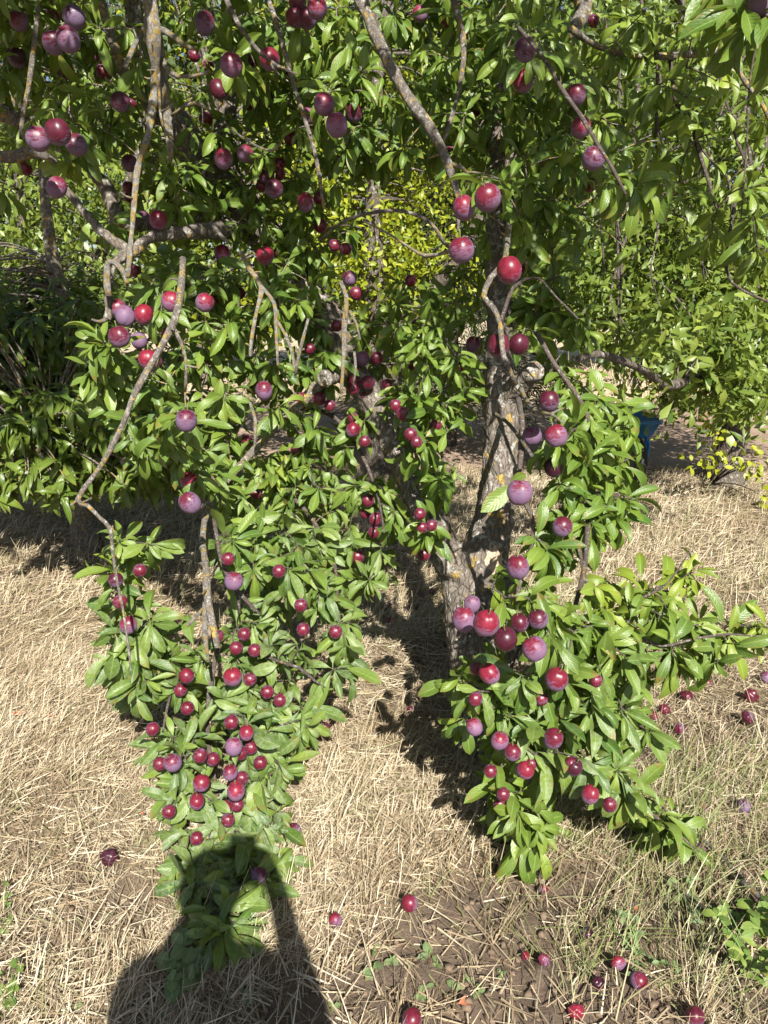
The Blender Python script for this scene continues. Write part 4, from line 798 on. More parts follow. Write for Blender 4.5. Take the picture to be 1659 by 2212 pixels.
# ------------------------------------------------------------------ background trees
def scatter_tree(name, label, cat, base, trunk_rows, blobs, leafm, size, wr, prof, nu, nv, per, barkm='far_bark', spread=.12, droop=.35, limbs=True, group=None, curl=.5, twigs=True, yng=.25, sunbias=.5, axial=False):
    root = empty(name, base); tag(root, label, cat, group)
    A = Acc(); nodesP = []
    for rows in trunk_rows:
        Q = catmull(np.array(rows, float), .12); V, f = tube(Q[:, :3], Q[:, 3], 12, .22, 3); A.add(V, f); nodesP.append(Q[:, :3])
    nodesP = np.concatenate(nodesP)
    T2 = Acc(); F_ = Acc(); cs = []
    for (c, r, n) in blobs:
        c = np.array(c); r = np.array(r)
        u = unit(rng.normal(0, 1, (n, 3))) * (rng.random((n, 1)) ** (.45)); cs.append(c + u * r)
    cs = np.concatenate(cs)
    if twigs:
        pick = rng.choice(len(cs), min(len(cs), 260), replace=False)
        for i in pick:
            d = np.linalg.norm(nodesP - cs[i], axis=1); a = nodesP[d.argmin()]; b = cs[i]; L = d.min()
            u = np.linspace(0, 1, 6)[:, None]; mid = (a + b) / 2 + np.array([0, 0, .25 * L]) + rng.normal(0, .06 * L, 3)
            Q = (1 - u) ** 2 * a + 2 * u * (1 - u) * mid + u ** 2 * b
            V, f = tube(Q, np.linspace(.006 + .008 * min(L, 2), .003, 6), 6, .2); A.add(V, f)
    n = len(cs) * per; o = np.repeat(cs, per, 0) + rng.normal(0, spread, (n, 3))
    ax = np.repeat(unit(rng.normal(0, 1, (len(cs), 3)) + np.array([0, -.3, -.2])), per, 0)
    d = unit(rng.normal(0, .8, (n, 3)) + ax * .6 + np.array([0, 0, -droop]))
    nrm = SUN * sunbias + np.array([0, 0, .3]) + rng.normal(0, .45, (n, 3))
    L = rng.uniform(.7, 1.25, n) * size
    tone = np.clip(np.repeat(rng.normal(.5, .2, len(cs)), per) + rng.normal(0, .2, n), 0, 1)
    lf = np.stack([tone, np.clip(rng.normal(yng, .25, n), 0, 1), np.zeros(n), np.ones(n)], -1)
    leafy(F_, o, d, nrm, L, L * wr * rng.uniform(.8, 1.2, n), rng.normal(curl, .3, n), rng.uniform(.1, .5, n), lf, prof, nu, nv)
    link('trunk', A.mesh('trunk'), MAT[barkm], root)
    link('crown', F_.mesh('crown'), MAT[leafm], root)
    return root
# right hand plum tree
b = G(1565, 1045); X0, Y0 = b[0], b[1]
RT = scatter_tree('plum_tree', 'plum tree behind at right, dark trunk under a pale green crown', 'plum tree', (X0, Y0, 0),
 [[(X0, Y0, -.05, .20), (X0 + .01, Y0, .12, .13), (X0 + .02, Y0, .6, .105), (X0 - .02, Y0 + .05, 1.0, .10), (X0 + .1, Y0, 1.6, .085), (X0 + .3, Y0, 2.4, .06), (X0 + .4, Y0, 3.3, .03)],
  [(X0, Y0, 1.0, .085), (X0 - .5, Y0 - .1, 1.5, .06), (X0 - 1.1, Y0 - .3, 2.1, .045), (X0 - 1.6, Y0 - .5, 2.9, .02)],
  [(X0 + .1, Y0, 1.2, .06), (X0 + .6, Y0 - .6, 1.8, .05), (X0 + .7, Y0 - 1.3, 2.5, .03)],
  [(*W(a, b, c), d * .5 / F * c) for a, b, c, d in ((1580, 880, 6.2, 34), (1560, 760, 5.4, 26), (1500, 812, 4.4, 24), (1445, 832, 3.7, 20), (1400, 806, 3.4, 17), (1345, 780, 3.2, 16), (1290, 765, 3.0, 15), (1245, 778, 2.9, 13), (1212, 808, 2.8, 12))]],
 [((X0 - .1, Y0 - .2, 2.4), (1.9, 1.2, .85), 520), ((X0 - .9, Y0 - .4, 1.75), (1.1, .8, .5), 190), ((X0 + .6, Y0 - .4, 1.7), (.9, .8, .55), 160), ((X0 - .1, Y0 - .5, 1.2), (.6, .5, .28), 110), ((X0 + .05, Y0 - .3, .9), (.28, .3, .18), 34), ((X0 - .7, Y0 - .6, 1.15), (.4, .35, .2), 44),
  ((X0 - .3, Y0, 3.3), (2.2, 1.3, .8), 420), (tuple(W(1350, 640, 5.6)), (.85, .6, .30), 130), (tuple(W(1500, 700, 5.2)), (.75, .5, .32), 140), (tuple(W(1520, 830, 5.3)), (.42, .35, .20), 60), (tuple(W(1400, 735, 3.5)), (.2, .15, .07), 14), (tuple(W(1530, 740, 4.0)), (.28, .25, .16), 42), (tuple(W(1590, 840, 4.2)), (.18, .2, .16), 34)], 'far_leaf', .085, .42, prof_plum, 3, 2, 13, spread=.10, yng=.3)
for k, (px, py, dy) in enumerate(((1545, 965, 0), (1530, 1000, -.1), (1610, 1000, .1), (1650, 1010, 0), (1635, 1080, -.3), (1500, 990, -.1))): pass
for k in range(20):
    A = Acc()
    px = rng.uniform(1290, 1680); py = rng.uniform(-80, 480); ln = rng.uniform(150, 420); t0 = rng.uniform(3.2, 4.4); dx = rng.normal(0, 35)
    Q = catmull(np.array([W(px, py, t0), W(px + dx * .4 + rng.normal(0, 9), py + ln * .35, t0), W(px + dx * .7 + rng.normal(0, 9), py + ln * .7, t0 - .05), W(px + dx, py + ln, t0 - .05)]), .06)
    V, f = tube(Q, np.linspace(rng.uniform(.007, .013), .003, len(Q)), 6, .3); A.add(V, f)
    for q in range(2):
        b_ = Q[int(len(Q) * rng.uniform(.3, .9))]; e_ = b_ + np.array([rng.normal(0, .08), rng.normal(0, .05), -rng.uniform(.05, .16)]); V, f = tube(np.array([b_, (b_ + e_) / 2 + [0, 0, .01], e_]), [.003, .0025, .0015], 5); A.add(V, f)
    link('twig', A.mesh('twig'), MAT['far_bark'], RT)
# watershoots with broad bright leaves round the right trunk
sh = empty('sucker_shoots', (X0, Y0 - .12, 0)); tag(sh, 'bright yellow green leafy shoots sprouting around the foot of the right hand trunk', 'shoots')
A = Acc(); S = Acc(); pts = []
for px, py in ((1545, 930), (1535, 920), (1560, 935), (1540, 975), (1520, 985), (1560, 985), (1505, 1000), (1535, 1005), (1600, 985), (1615, 1000), (1630, 975), (1645, 1010), (1655, 990), (1625, 1015), (1650, 1075), (1645, 1100)):
    p = W(px, py, 5.55); pts.append(p); q = np.array([X0 + .15 * np.sign(p[0] - X0), Y0 - .1, max(.02, p[2] - .45)])
    u = np.linspace(0, 1, 6)[:, None]; Q = (1 - u) ** 2 * q + 2 * u * (1 - u) * ((p + q) / 2 + [0, 0, .1]) + u * u * p; V, f = tube(Q, np.linspace(.006, .002, 6), 6); S.add(V, f)
pts = np.repeat(np.array(pts), 7, 0); n = len(pts)
leafy(A, pts + rng.normal(0, .04, (n, 3)), rng.normal(0, .6, (n, 3)) + [0, -.2, -.5], SUN + rng.normal(0, .3, (n, 3)), rng.uniform(.045, .075, n), rng.uniform(.03, .05, n), rng.normal(.3, .2, n), rng.uniform(.05, .3, n), np.stack([rng.random(n), rng.uniform(.4, 1, n), np.zeros(n), np.ones(n)], -1), prof_round, 5, 2)
link('stem', S.mesh('stem'), MAT['twig'], sh); link('leaves', A.mesh('leaves'), MAT['yellow_leaf'], sh)

def WB(px, py, t): return tuple(W(px, py, t))
def small_tree(name, label, cat, px, ty, h, blobs, leafm, size, wr, prof, per, **kw):
    x = (px - GW / 2) / F * (ty * math.cos(PITCH) + .4); y = ty
    rows = [[(x, y, -.05, .14), (x + .05, y, h * .25, .10), (x - .05, y, h * .5, .08), (x, y, h * .95, .03)], [(x, y, h * .3, .07), (x + .6, y - .2, h * .5, .05), (x + 1.1, y - .3, h * .75, .02)], [(x, y, h * .28, .07), (x - .7, y - .2, h * .5, .05), (x - 1.2, y - .2, h * .75, .02)]]
    return scatter_tree(name, label, cat, (x, y, 0), rows, blobs, leafm, size, wr, prof, 3 if size < .12 else 2, 2, per, **kw)
# yellow green fruit tree seen through the middle of the front tree
small_tree('fruit_tree', 'yellow green small leaved tree glowing behind the middle of the front plum tree', 'tree', 820, 6.4, 3.6,
  [(WB(820, 560, 6.2), (.85, .6, .55), 220), (WB(640, 400, 6.5), (1.3, .8, .8), 240), (WB(860, 380, 6.5), (.9, .6, .5), 130), (WB(700, 120, 6.6), (1.9, .8, 1.0), 200), (WB(560, 640, 6.0), (.7, .5, .35), 70)], 'yellow_leaf', .065, .5, prof_round, 13, spread=.11, yng=.5)
small_tree('fruit_tree', 'light green bushy tree behind the left limbs of the front plum tree', 'tree', 130, 6.8, 3.6,
  [(WB(120, 500, 6.3), (1.5, .8, .55), 330), (WB(200, 330, 6.6), (1.5, .8, .7), 200), (WB(60, 180, 6.8), (1.7, .8, .9), 160), (WB(360, 420, 6.6), (.9, .6, .8), 120)], 'far_leaf', .07, .48, prof_round, 13, spread=.11, yng=.35)
# peach tree at left
px0 = W(120, 1000, 4.3); PX, PY = px0[0], 4.5
def peach():
    root = empty('peach_tree', (PX, PY, 0)); tag(root, 'low peach tree at left with long narrow drooping glossy leaves', 'peach tree')
    A = Acc(); rows = [[(PX, PY, -.05, .10), (PX, PY, .4, .08), (PX + .1, PY, .9, .06), (PX, PY, 1.7, .04), (PX, PY, 2.2, .02)], [(PX, PY, .4, .05), (PX + .5, PY - .3, .75, .035), (PX + 1.1, PY - .6, .85, .015)], [(PX, PY, .45, .05), (PX - .5, PY - .4, .8, .03), (PX - 1.0, PY - .6, .9, .015)], [(PX, PY, .5, .05), (PX + .2, PY - .6, .9, .03), (PX + .2, PY - 1.0, .85, .015)]]
    nd = []
    for r in rows: Q = catmull(np.array(r), .08); V, f = tube(Q[:, :3], Q[:, 3], 10, .2); A.add(V, f); nd.append(Q[:, :3])
    nd = np.concatenate(nd); tips = []
    def region(x0, x1, y0, y1, n, t0, t1):
        for _ in range(n): tips.append(W(rng.uniform(x0, x1), rng.uniform(y0, y1), rng.uniform(t0, t1)))
    region(-150, 230, 600, 860, 150, 3.5, 4.6); region(-150, 420, 840, 960, 80, 3.3, 4.2); region(-60, 250, 880, 1000, 34, 3.2, 3.6); region(100, 430, 930, 1060, 36, 3.3, 3.9); region(-80, 150, 1020, 1080, 16, 3.2, 3.5); region(-400, -50, 600, 1000, 60, 3.3, 4.6); region(-150, 240, 560, 880, 150, 4.3, 5.3); region(200, 450, 700, 900, 24, 3.9, 4.5); region(380, 560, 900, 1050, 12, 3.7, 4.2)
    tips = np.array(tips); F_ = Acc()
    for p in tips:
        d = np.linalg.norm(nd - p, axis=1); a = nd[d.argmin()]; L = d.min(); u = np.linspace(0, 1, 7)[:, None]; Q = (1 - u) ** 2 * a + 2 * u * (1 - u) * ((a + p) / 2 + [0, 0, .2 * L]) + u * u * p
        V, f = tube(Q, np.linspace(.007, .002, 7), 6); A.add(V, f)
    k = 15; n = len(tips) * k; o = np.repeat(tips, k, 0); ax = np.repeat(unit(tips - nd.mean(0) + rng.normal(0, .2, tips.shape)), k, 0)
    o = o - ax * (np.tile(np.arange(k), len(tips)) * .016)[:, None]
    d = unit(rng.normal(0, .7, (n, 3)) + ax * .5 + [0, 0, -.35]); nr_ = SUN * .5 + np.array([0, 0, .6]) + rng.normal(0, .25, (n, 3))
    L = rng.uniform(.10, .15, n)
    leafy(F_, o, d, nr_, L, L * rng.uniform(.22, .29, n), rng.normal(1.25, .35, n), rng.uniform(.2, .6, n), np.stack([np.clip(rng.normal(.5, .25, n), 0, 1), np.clip(rng.normal(.15, .2, n), 0, 1), np.zeros(n), np.ones(n)], -1), prof_peach, 7, 2, .05)
    link('trunk', A.mesh('trunk'), MAT['branch'], root); link('crown', F_.mesh('crown'), MAT['peach_leaf'], root)
peach()
# conifer between the trunks
cx, cy = W(965, 900, 8.0)[0], 7.9
def conifer():
    root = empty('conifer', (cx, cy, 0)); tag(root, 'grey green feathery conifer standing between the two plum trunks', 'conifer')
    A = Acc(); V, f = tube(catmull(np.array([(cx, cy, -.05, .12), (cx, cy, 1, .09), (cx, cy, 2.2, .06), (cx, cy, 3.6, .02)]), .2)[:, :3], np.linspace(.12, .02, len(catmull(np.array([(cx, cy, -.05, .12), (cx, cy, 1, .09), (cx, cy, 2.2, .06), (cx, cy, 3.6, .02)]), .2))), 12, .2); A.add(V, f)
    F_ = Acc(); n = 1500; z = .35 + 3.0 * rng.random(n) ** 1.2; r = (1.25 - z * .28) * rng.random(n) ** .5; a = rng.uniform(0, 6.28, n)
    c = np.stack([cx + r * np.cos(a), cy + r * np.sin(a), z], -1); k = 16; o = np.repeat(c, k, 0) + rng.normal(0, .05, (n * k, 3))
    out = np.repeat(np.stack([np.cos(a), np.sin(a), np.full(n, -.4)], -1), k, 0)
    leafy(F_, o, out + rng.normal(0, .5, (n * k, 3)), rng.normal(0, 1, (n * k, 3)) + SUN, rng.uniform(.06, .13, n * k), np.full(n * k, .012), rng.normal(.3, .3, n * k), np.full(n * k, .2), np.stack([rng.random(n * k), rng.random(n * k) * .6, np.zeros(n * k), np.ones(n * k)], -1), prof_thin, 2, 1)
    for i in range(60):
        V, f = tube(np.array([(cx, cy, z[i] + .1), (c[i] + [cx, cy, z[i] + .15]) / 2, c[i]]), [.012, .008, .003], 6); A.add(V, f)
    link('trunk', A.mesh('trunk'), MAT['far_bark'], root); link('crown', F_.mesh('crown'), MAT['conifer'], root)
conifer()
# trees closing the view
BGT = [(-6.5, 12.5, 5.2, 'dark round tree far behind the peach tree at the left edge', 'wood_leaf'), (-3.2, 13.5, 5.6, 'tall dark green tree far behind the left limbs', 'wood_leaf'), (-.2, 14.5, 5.8, 'dark tree standing far behind the middle of the orchard', 'wood_leaf'),
       (2.3, 13.2, 5.4, 'tree with shaded trunk far behind the conifer and main trunk', 'wood_leaf'), (5.6, 15.5, 6.0, 'bright green tree far behind the right hand plum crown', 'far_leaf'), (8.8, 15.0, 6.2, 'tree far behind at the right edge of the view', 'far_leaf'), (-9.5, 15, 6, 'outermost far tree beyond the left edge', 'wood_leaf'), (12.5, 16, 6, 'outermost far tree beyond the right edge', 'far_leaf')]
for x, y, h, lb, lm in BGT:
    h = h * 1.45
    lowz = 1.5 if x < 2 else 2.1
    scatter_tree('orchard_tree', lb, 'tree', (x, y, 0), [[(x, y, -.1, .22), (x, y, h * .3, .16), (x + .1, y, h * .6, .1), (x, y, h, .04)], [(x, y, h * .3, .12), (x + 1, y, h * .5, .08), (x + 1.7, y, h * .75, .03)], [(x, y, h * .3, .12), (x - 1, y, h * .5, .08), (x - 1.7, y, h * .75, .03)]],
      [((x, y, h * .58), (2.3, 1.4, h * .40), 1000), ((x - .9, y - .3, lowz), (1.2, .8, .6), 110), ((x + 1, y - .2, lowz + .1), (1.2, .8, .6), 110)], lm, .19, .55, prof_round, 2, 2, 9, spread=.24, group='trees closing the view behind the orchard', yng=.2)

# ------------------------------------------------------------------ things standing in the orchard
def box(A, c, s, rz=0, taper=1.0):
    x, y, z = [q / 2 for q in s]; V = []
    for sz, tp in ((-1, taper), (1, 1)):
        for sx, sy in ((-1, -1), (1, -1), (1, 1), (-1, 1)): V.append((sx * x * tp, sy * y * tp, sz * z))
    V = np.array(V); R = np.array([[math.cos(rz), -math.sin(rz), 0], [math.sin(rz), math.cos(rz), 0], [0, 0, 1]]); V = V @ R.T + np.array(c)
    A.add(V, [(0, 3, 2, 1), (4, 5, 6, 7), (0, 1, 5, 4), (1, 2, 6, 5), (2, 3, 7, 6), (3, 0, 4, 7)])
blue = simple('blue_paint', (.03, .20, .50), .4, .35, 12); rubber = simple('rubber', (.03, .03, .03), .8, .2, 40); steel = simple('worn_steel', (.18, .17, .16), .5, .3, 30, .6); timber = simple('weathered_timber', (.30, .20, .12), .8, .3, 18)
def wheelbarrow():
    g = G(1372, 1045); bx, by = g[0], g[1]; root = empty('wheelbarrow', (bx, by, 0)); tag(root, 'blue wheelbarrow with black tyre parked behind the right hand leaves', 'wheelbarrow')
    # tyre facing the camera edge-on, torus
    def torus(R, r, cc, n=28, m=10):
        a = np.arange(n) / n * 2 * PI; b_ = np.arange(m) / m * 2 * PI; Aa, Bb = np.meshgrid(a, b_, indexing='ij')
        rr = R + r * np.cos(Bb); V = np.stack([cc[0] + r * 1.1 * np.sin(Bb), cc[1] + rr * np.cos(Aa), cc[2] + rr * np.sin(Aa)], -1).reshape(-1, 3)
        i = np.arange(n * m).reshape(n, m); j = np.roll(i, -1, 0); k = np.roll(i, -1, 1); l = np.roll(j, -1, 1); return V, np.stack([i, j, l, k], -1).reshape(-1, 4)
    wc = (bx - .02, by, .20); A = Acc(); V, f = torus(.15, .048, wc); A.add(V, f); wl = link('tyre', A.mesh('tyre'), rubber, root)
    A = Acc(); V, f = tube(np.array([(wc[0] - .045, wc[1], wc[2]), (wc[0], wc[1], wc[2]), (wc[0] + .045, wc[1], wc[2])]), [.10, .105, .10], 20); A.add(V, f); link('rim', A.mesh('rim'), steel, root)
    # tray: open tapered tub with rolled rim
    cx_, cy_ = bx - .10, by + .42; lx, ly, z0, z1 = .31, .42, .38, .53; th = .006; A = Acc()
    def ring(k, z, off=0): 
        n = 28; a = np.arange(n) / n * 2 * PI; e = .38
        return np.stack([cx_ + (lx * k + off) * np.sign(np.cos(a)) * np.abs(np.cos(a)) ** e, cy_ + (ly * k + off) * np.sign(np.sin(a)) * np.abs(np.sin(a)) ** e, np.full(n, z)], -1)
    R_ = [ring(.05, z0), ring(.80, z0), ring(.86, z0 + .03), ring(1.0, z1), ring(1.0, z1, .022), ring(1.0, z1 - .025, .022), ring(1.0, z1 - .025, .006), ring(.86, z0 + .02, .008), ring(.80, z0 - .01, .004), ring(.05, z0 - .01)]
    V = np.concatenate(R_); n = 28; i = np.arange(len(R_) * n).reshape(len(R_), n); j = np.roll(i, -1, 1); A.add(V, np.stack([i[:-1], j[:-1], j[1:], i[1:]], -1).reshape(-1, 4)); link('tray', A.mesh('tray'), blue, root)
    for s in (-1, 1):
        A = Acc(); Q = catmull(np.array([(bx + s * .06, by - .05, .22, .014), (bx + s * .12, by + .15, .36, .014), (cx_ + s * .22, by + .6, .40, .014), (cx_ + s * .30, by + 1.0, .52, .014), (cx_ + s * .31, by + 1.35, .60, .014)]), .06); V, f = tube(Q[:, :3], Q[:, 3], 10); A.add(V, f); link('handle', A.mesh('handle'), blue, root)
        A = Acc(); Q = catmull(np.array([(cx_ + s * .22, by + .62, .41, .012), (cx_ + s * .24, by + .74, .02, .012), (cx_ + s * .24, by + .84, .02, .012), (cx_ + s * .27, by + .95, .49, .012)]), .05); V, f = tube(Q[:, :3], Q[:, 3], 8); A.add(V, f); link('leg', A.mesh('leg'), steel, root)
        A = Acc(); V, f = tube(np.array([(bx + s * .055, by, .2), (bx + s * .10, by + .12, .42)]), [.012, .012], 8); A.add(V, f); link('fork', A.mesh('fork'), blue, root)
wheelbarrow()
g = G(1516, 912); A = Acc(); V, f = tube(np.array([(g[0], g[1], -.1), (g[0], g[1], .3), (g[0] + .01, g[1], .75), (g[0] + .01, g[1], .8)]), [.055, .05, .045, .02], 12, .08); A.add(V, f)
tag(link('post', A.mesh('post'), timber), 'short brown wooden post on the dirt left of the right hand trunk', 'post')
g = G(1395, 850); A = Acc(); V, f = tube(np.array([(g[0], g[1], -.1), (g[0], g[1], .9), (g[0], g[1], .95)]), [.02, .018, .01], 8); A.add(V, f)
tag(link('stake', A.mesh('stake'), steel), 'thin dark stake on the dirt behind the wheelbarrow', 'stake')
# feathery ornamental grass
g = G(1432, 905); n = 420; az = rng.uniform(0, 6.28, n); r0 = rng.uniform(0, .09, n)
o = blades('grass_tuft', g[0] + r0 * np.cos(az), g[1] + r0 * np.sin(az), rng.uniform(.25, .62, n), az * .0 + rng.normal(.3, .9, n), PI / 2 - np.abs(rng.normal(.35, .25, n)), rng.uniform(.003, .006, n), rng.uniform(.4, 1, n), rng.uniform(.4, .95, n), rng.uniform(.1, .5, n), z0=r0 * 0, nseg=5)
tag(o, 'feathery green and straw coloured grass tuft on the dirt between wheelbarrow and post', 'grass tuft')
# orange clay bank or fence panel glimpsed far right behind the leaves
A = Acc(); box(A, (6.2, 13.1, .72), (3.4, .05, 1.3)); fo = link('panel', A.mesh('panel', False), simple('terracotta', (.52, .27, .15), .8, .2, 6)); fr = empty('fence', (6.2, 13.1, 0)); fo.parent = fr; fo.location = (-6.2, -13.1, 0)
for px in (4.5, 6.2, 7.9):
    A = Acc(); box(A, (px, 13.02, .7), (.09, .09, 1.5)); q = link('post', A.mesh('post', False), timber, fr)
tag(fr, 'orange brown fence panel glimpsed through leaves in the far right distance', 'fence')
# small boulders / pale stone mound behind
A = Acc(); 
# fallen stick lower right
rows = [(1500, 1800), (1560, 1850), (1610, 1910), (1680, 1970)]; Q = np.array([[*G(a, b, .03)] for a, b in rows]); Q = catmull(Q, .04); V, f = tube(Q, np.linspace(.004, .007, len(Q)), 8, .3); A.add(V, f)
tag(link('stick', A.mesh('stick'), MAT['branch']), 'thin curved brown stick lying on soil near the lower right edge', 'stick')
A = Acc(); Q = catmull(np.array([G(a, b, .035) for a, b in ((1435, 1890), (1480, 1930), (1530, 1965), (1590, 1985))]), .04); V, f = tube(Q, np.linspace(.006, .003, len(Q)), 8, .3); A.add(V, f)
tag(link('stick', A.mesh('stick'), MAT['far_bark']), 'dark short stick poking from the shaded weeds in the lower right', 'stick')
# fallen dry leaves
dm = simple('dry_leaf', (.34, .12, .06), .7, .4, 60)
for px, py, s, lb in ((15, 1545, .075, 'curled rusty dead leaf at the left edge'), (99, 1547, .035, 'small orange dead leaf in straw at left'), (985, 2170, .05, 'brown crumpled dead leaf near the bottom edge'), (300, 1758, .02, 'tiny orange leaf scrap in stubble at left'), (1365, 1965, .035, 'dull red leaf scrap on the lower right soil')):
    g = G(px, py, .03); A = Acc(); leafy(A, np.array([g]), np.array([[1, .4, .1]]), np.array([[0, -.3, 1.]]), np.array([s]), np.array([s * .55]), np.array([1.3]), np.array([.5]), np.ones((1, 4)), prof_plum, 8, 4, .1)
    tag(link('dead_leaf', A.mesh('dead_leaf'), dm), lb, 'dead leaf')
# soil clods and pebbles
A = Acc(); n = 1100; x, y = sample_ground(n, .95, 3.2, lambda x, y: .03 + soil_patch(x, y)); 
cube = np.array([[sx, sy, sz] for sz in (-1, 1) for sx, sy in ((-1, -1), (1, -1), (1, 1), (-1, 1))], float); cf = np.array([(0, 3, 2, 1), (4, 5, 6, 7), (0, 1, 5, 4), (1, 2, 6, 5), (2, 3, 7, 6), (3, 0, 4, 7)])
oct_ = unit(cube)
for i in range(n): A.add((oct_ + rng.normal(0, .25, (8, 3))) * rng.uniform(.003, .014) * [1, 1, .7] + [x[i], y[i], float(gz(x[i], y[i])) + .004], cf)
tag(link('soil_clods', A.mesh('soil_clods'), simple('clod', (.17, .12, .08), .95, .5, 30)), 'crumbly brown clods scattered over the bare soil patches', 'soil clods', kind='stuff')

# weeds
def plant(name, lb, cat, px, py, k, size, wr, h, mat='weed', spread=.05, yng=.2, prof=prof_round, group=None, levels=3):
    g = G(px, py); z = float(gz(g[0], g[1])); root = empty(name, (g[0], g[1], z)); tag(root, lb, cat, group)
    A = Acc(); F_ = Acc(); tips = []
    for s in range(k):
        a = rng.uniform(0, 6.28); e = np.array([g[0] + spread * math.cos(a), g[1] + spread * math.sin(a), z + h * rng.uniform(.6, 1.1)]); q = np.array([g[0], g[1], z])
        Q = catmull(np.array([q, (q + e) / 2 + [0, 0, h * .15], e]), .02); V, f = tube(Q, np.linspace(.0022, .001, len(Q)), 6); A.add(V, f); tips += [Q[int(len(Q) * u) - 1] for u in np.linspace(.4, 1, levels)]
    tips = np.array(tips); per = 3; n = len(tips) * per; o = np.repeat(tips, per, 0)
    a = rng.uniform(0, 6.28, n); d = np.stack([np.cos(a), np.sin(a), rng.uniform(-.1, .6, n)], -1); L = rng.uniform(.7, 1.2, n) * size
    leafy(F_, o, d, SUN * .6 + [0, 0, .8] + rng.normal(0, .2, (n, 3)), L, L * wr, rng.normal(.4, .2, n), rng.uniform(.05, .3, n), np.stack([rng.random(n), rng.random(n) * yng * 2, np.zeros(n), np.ones(n)], -1), prof, 5, 2, .05)
    link('stem', A.mesh('stem'), MAT['weed'], root); link('leaves', F_.mesh('leaves'), MAT[mat], root)
plant('weed', 'broad leaved bright green weed at the lower right edge, tallest of the weeds', 'weed', 1625, 2120, 6, .032, .55, .13, spread=.09, yng=.55, levels=4)
plant('weed', 'bright green weed with round leaves at the right edge above the tallest weed', 'weed', 1655, 2030, 4, .036, .7, .10, spread=.06, yng=.4)
plant('weed', 'rounded yellow green weed leaf cluster left of the tallest weed', 'weed', 1585, 2000, 2, .034, .8, .07, spread=.05, yng=.3, levels=2)
plant('weed', 'blue green fine weed on shaded soil in the lower right', 'weed', 1500, 1975, 6, .022, .5, .06, 'seedling', .08)
plant('weed', 'blue green fine weed tuft above the dusted plum in the lower right', 'weed', 1385, 2085, 6, .022, .5, .06, 'seedling', .08)
plant('weed', 'pale leafy weed patch at the left edge of the foreground', 'weed', 22, 2000, 5, .014, .75, .04, 'weed', .13, levels=4)
plant('weed', 'low green weed near the bottom left corner', 'weed', 20, 2190, 4, .02, .7, .05, 'weed', .08)
plant('weed', 'broad pale green seedling cluster inside the photographer shadow', 'weed', 432, 2110, 5, .045, .75, .05, 'seedling', .07)
SEED = [(385, 2075, .05, 'large spoon leaved seedling at the shadow neck'), (387, 2140, .035, 'seedling low in the left part of the photographer shadow'), (520, 2150, .035, 'seedling in the right part of the photographer shadow'), (222, 2045, .02, 'tiny seedling left of the photographer shadow in straw'), (155, 2185, .024, 'seedling at the bottom left of the photographer shadow'),
 (225, 2200, .022, 'seedling on the left rim of the photographer shadow at the bottom'), (245, 1975, .022, 'seedling in tall straw left of the dark hanging leaves'), (812, 2060, .03, 'tall paired leaf seedling right of the photographer shadow'), (805, 2110, .03, 'seedling below the tall paired one right of the shadow'), (925, 2070, .028, 'upright oval seedling on soil near the lower middle'), (944, 2085, .022, 'seedling touching the upright oval one'),
 (846, 2080, .024, 'leftmost of the soil seedlings in the lower middle'), (880, 2090, .02, 'seedling between two others on the lower middle soil'), (985, 2138, .026, 'round leaved seedling beside a curled leaf near the bottom'), (1003, 2130, .03, 'pale curled seedling leaf near the bottom'), (920, 2145, .02, 'small seedling below the upright oval one'), (908, 2162, .018, 'lowest seedling on the lower middle soil'), (1035, 2160, .026, 'twin round seedling near the bottom edge'),
 (1080, 2115, .018, 'tiny seedling in stubble in the lower middle'), (720, 2185, .02, 'seedling at the right rim of the shadow near the bottom'), (530, 2120, .022, 'small seedling among stubble inside the shadow'), (340, 2195, .02, 'dark seedling at the bottom inside the shadow'), (1213, 1490, .022, 'bright seedling on soil right of the low leaves'), (1425, 1490, .022, 'pale seedling under the right hand shoot')]
for px, py, s, lb in SEED: plant('seedling', lb, 'seedling', px, py, 1, s, .62, s * .8, 'seedling', s * .2, group='seedlings sprouting through the straw', levels=1)

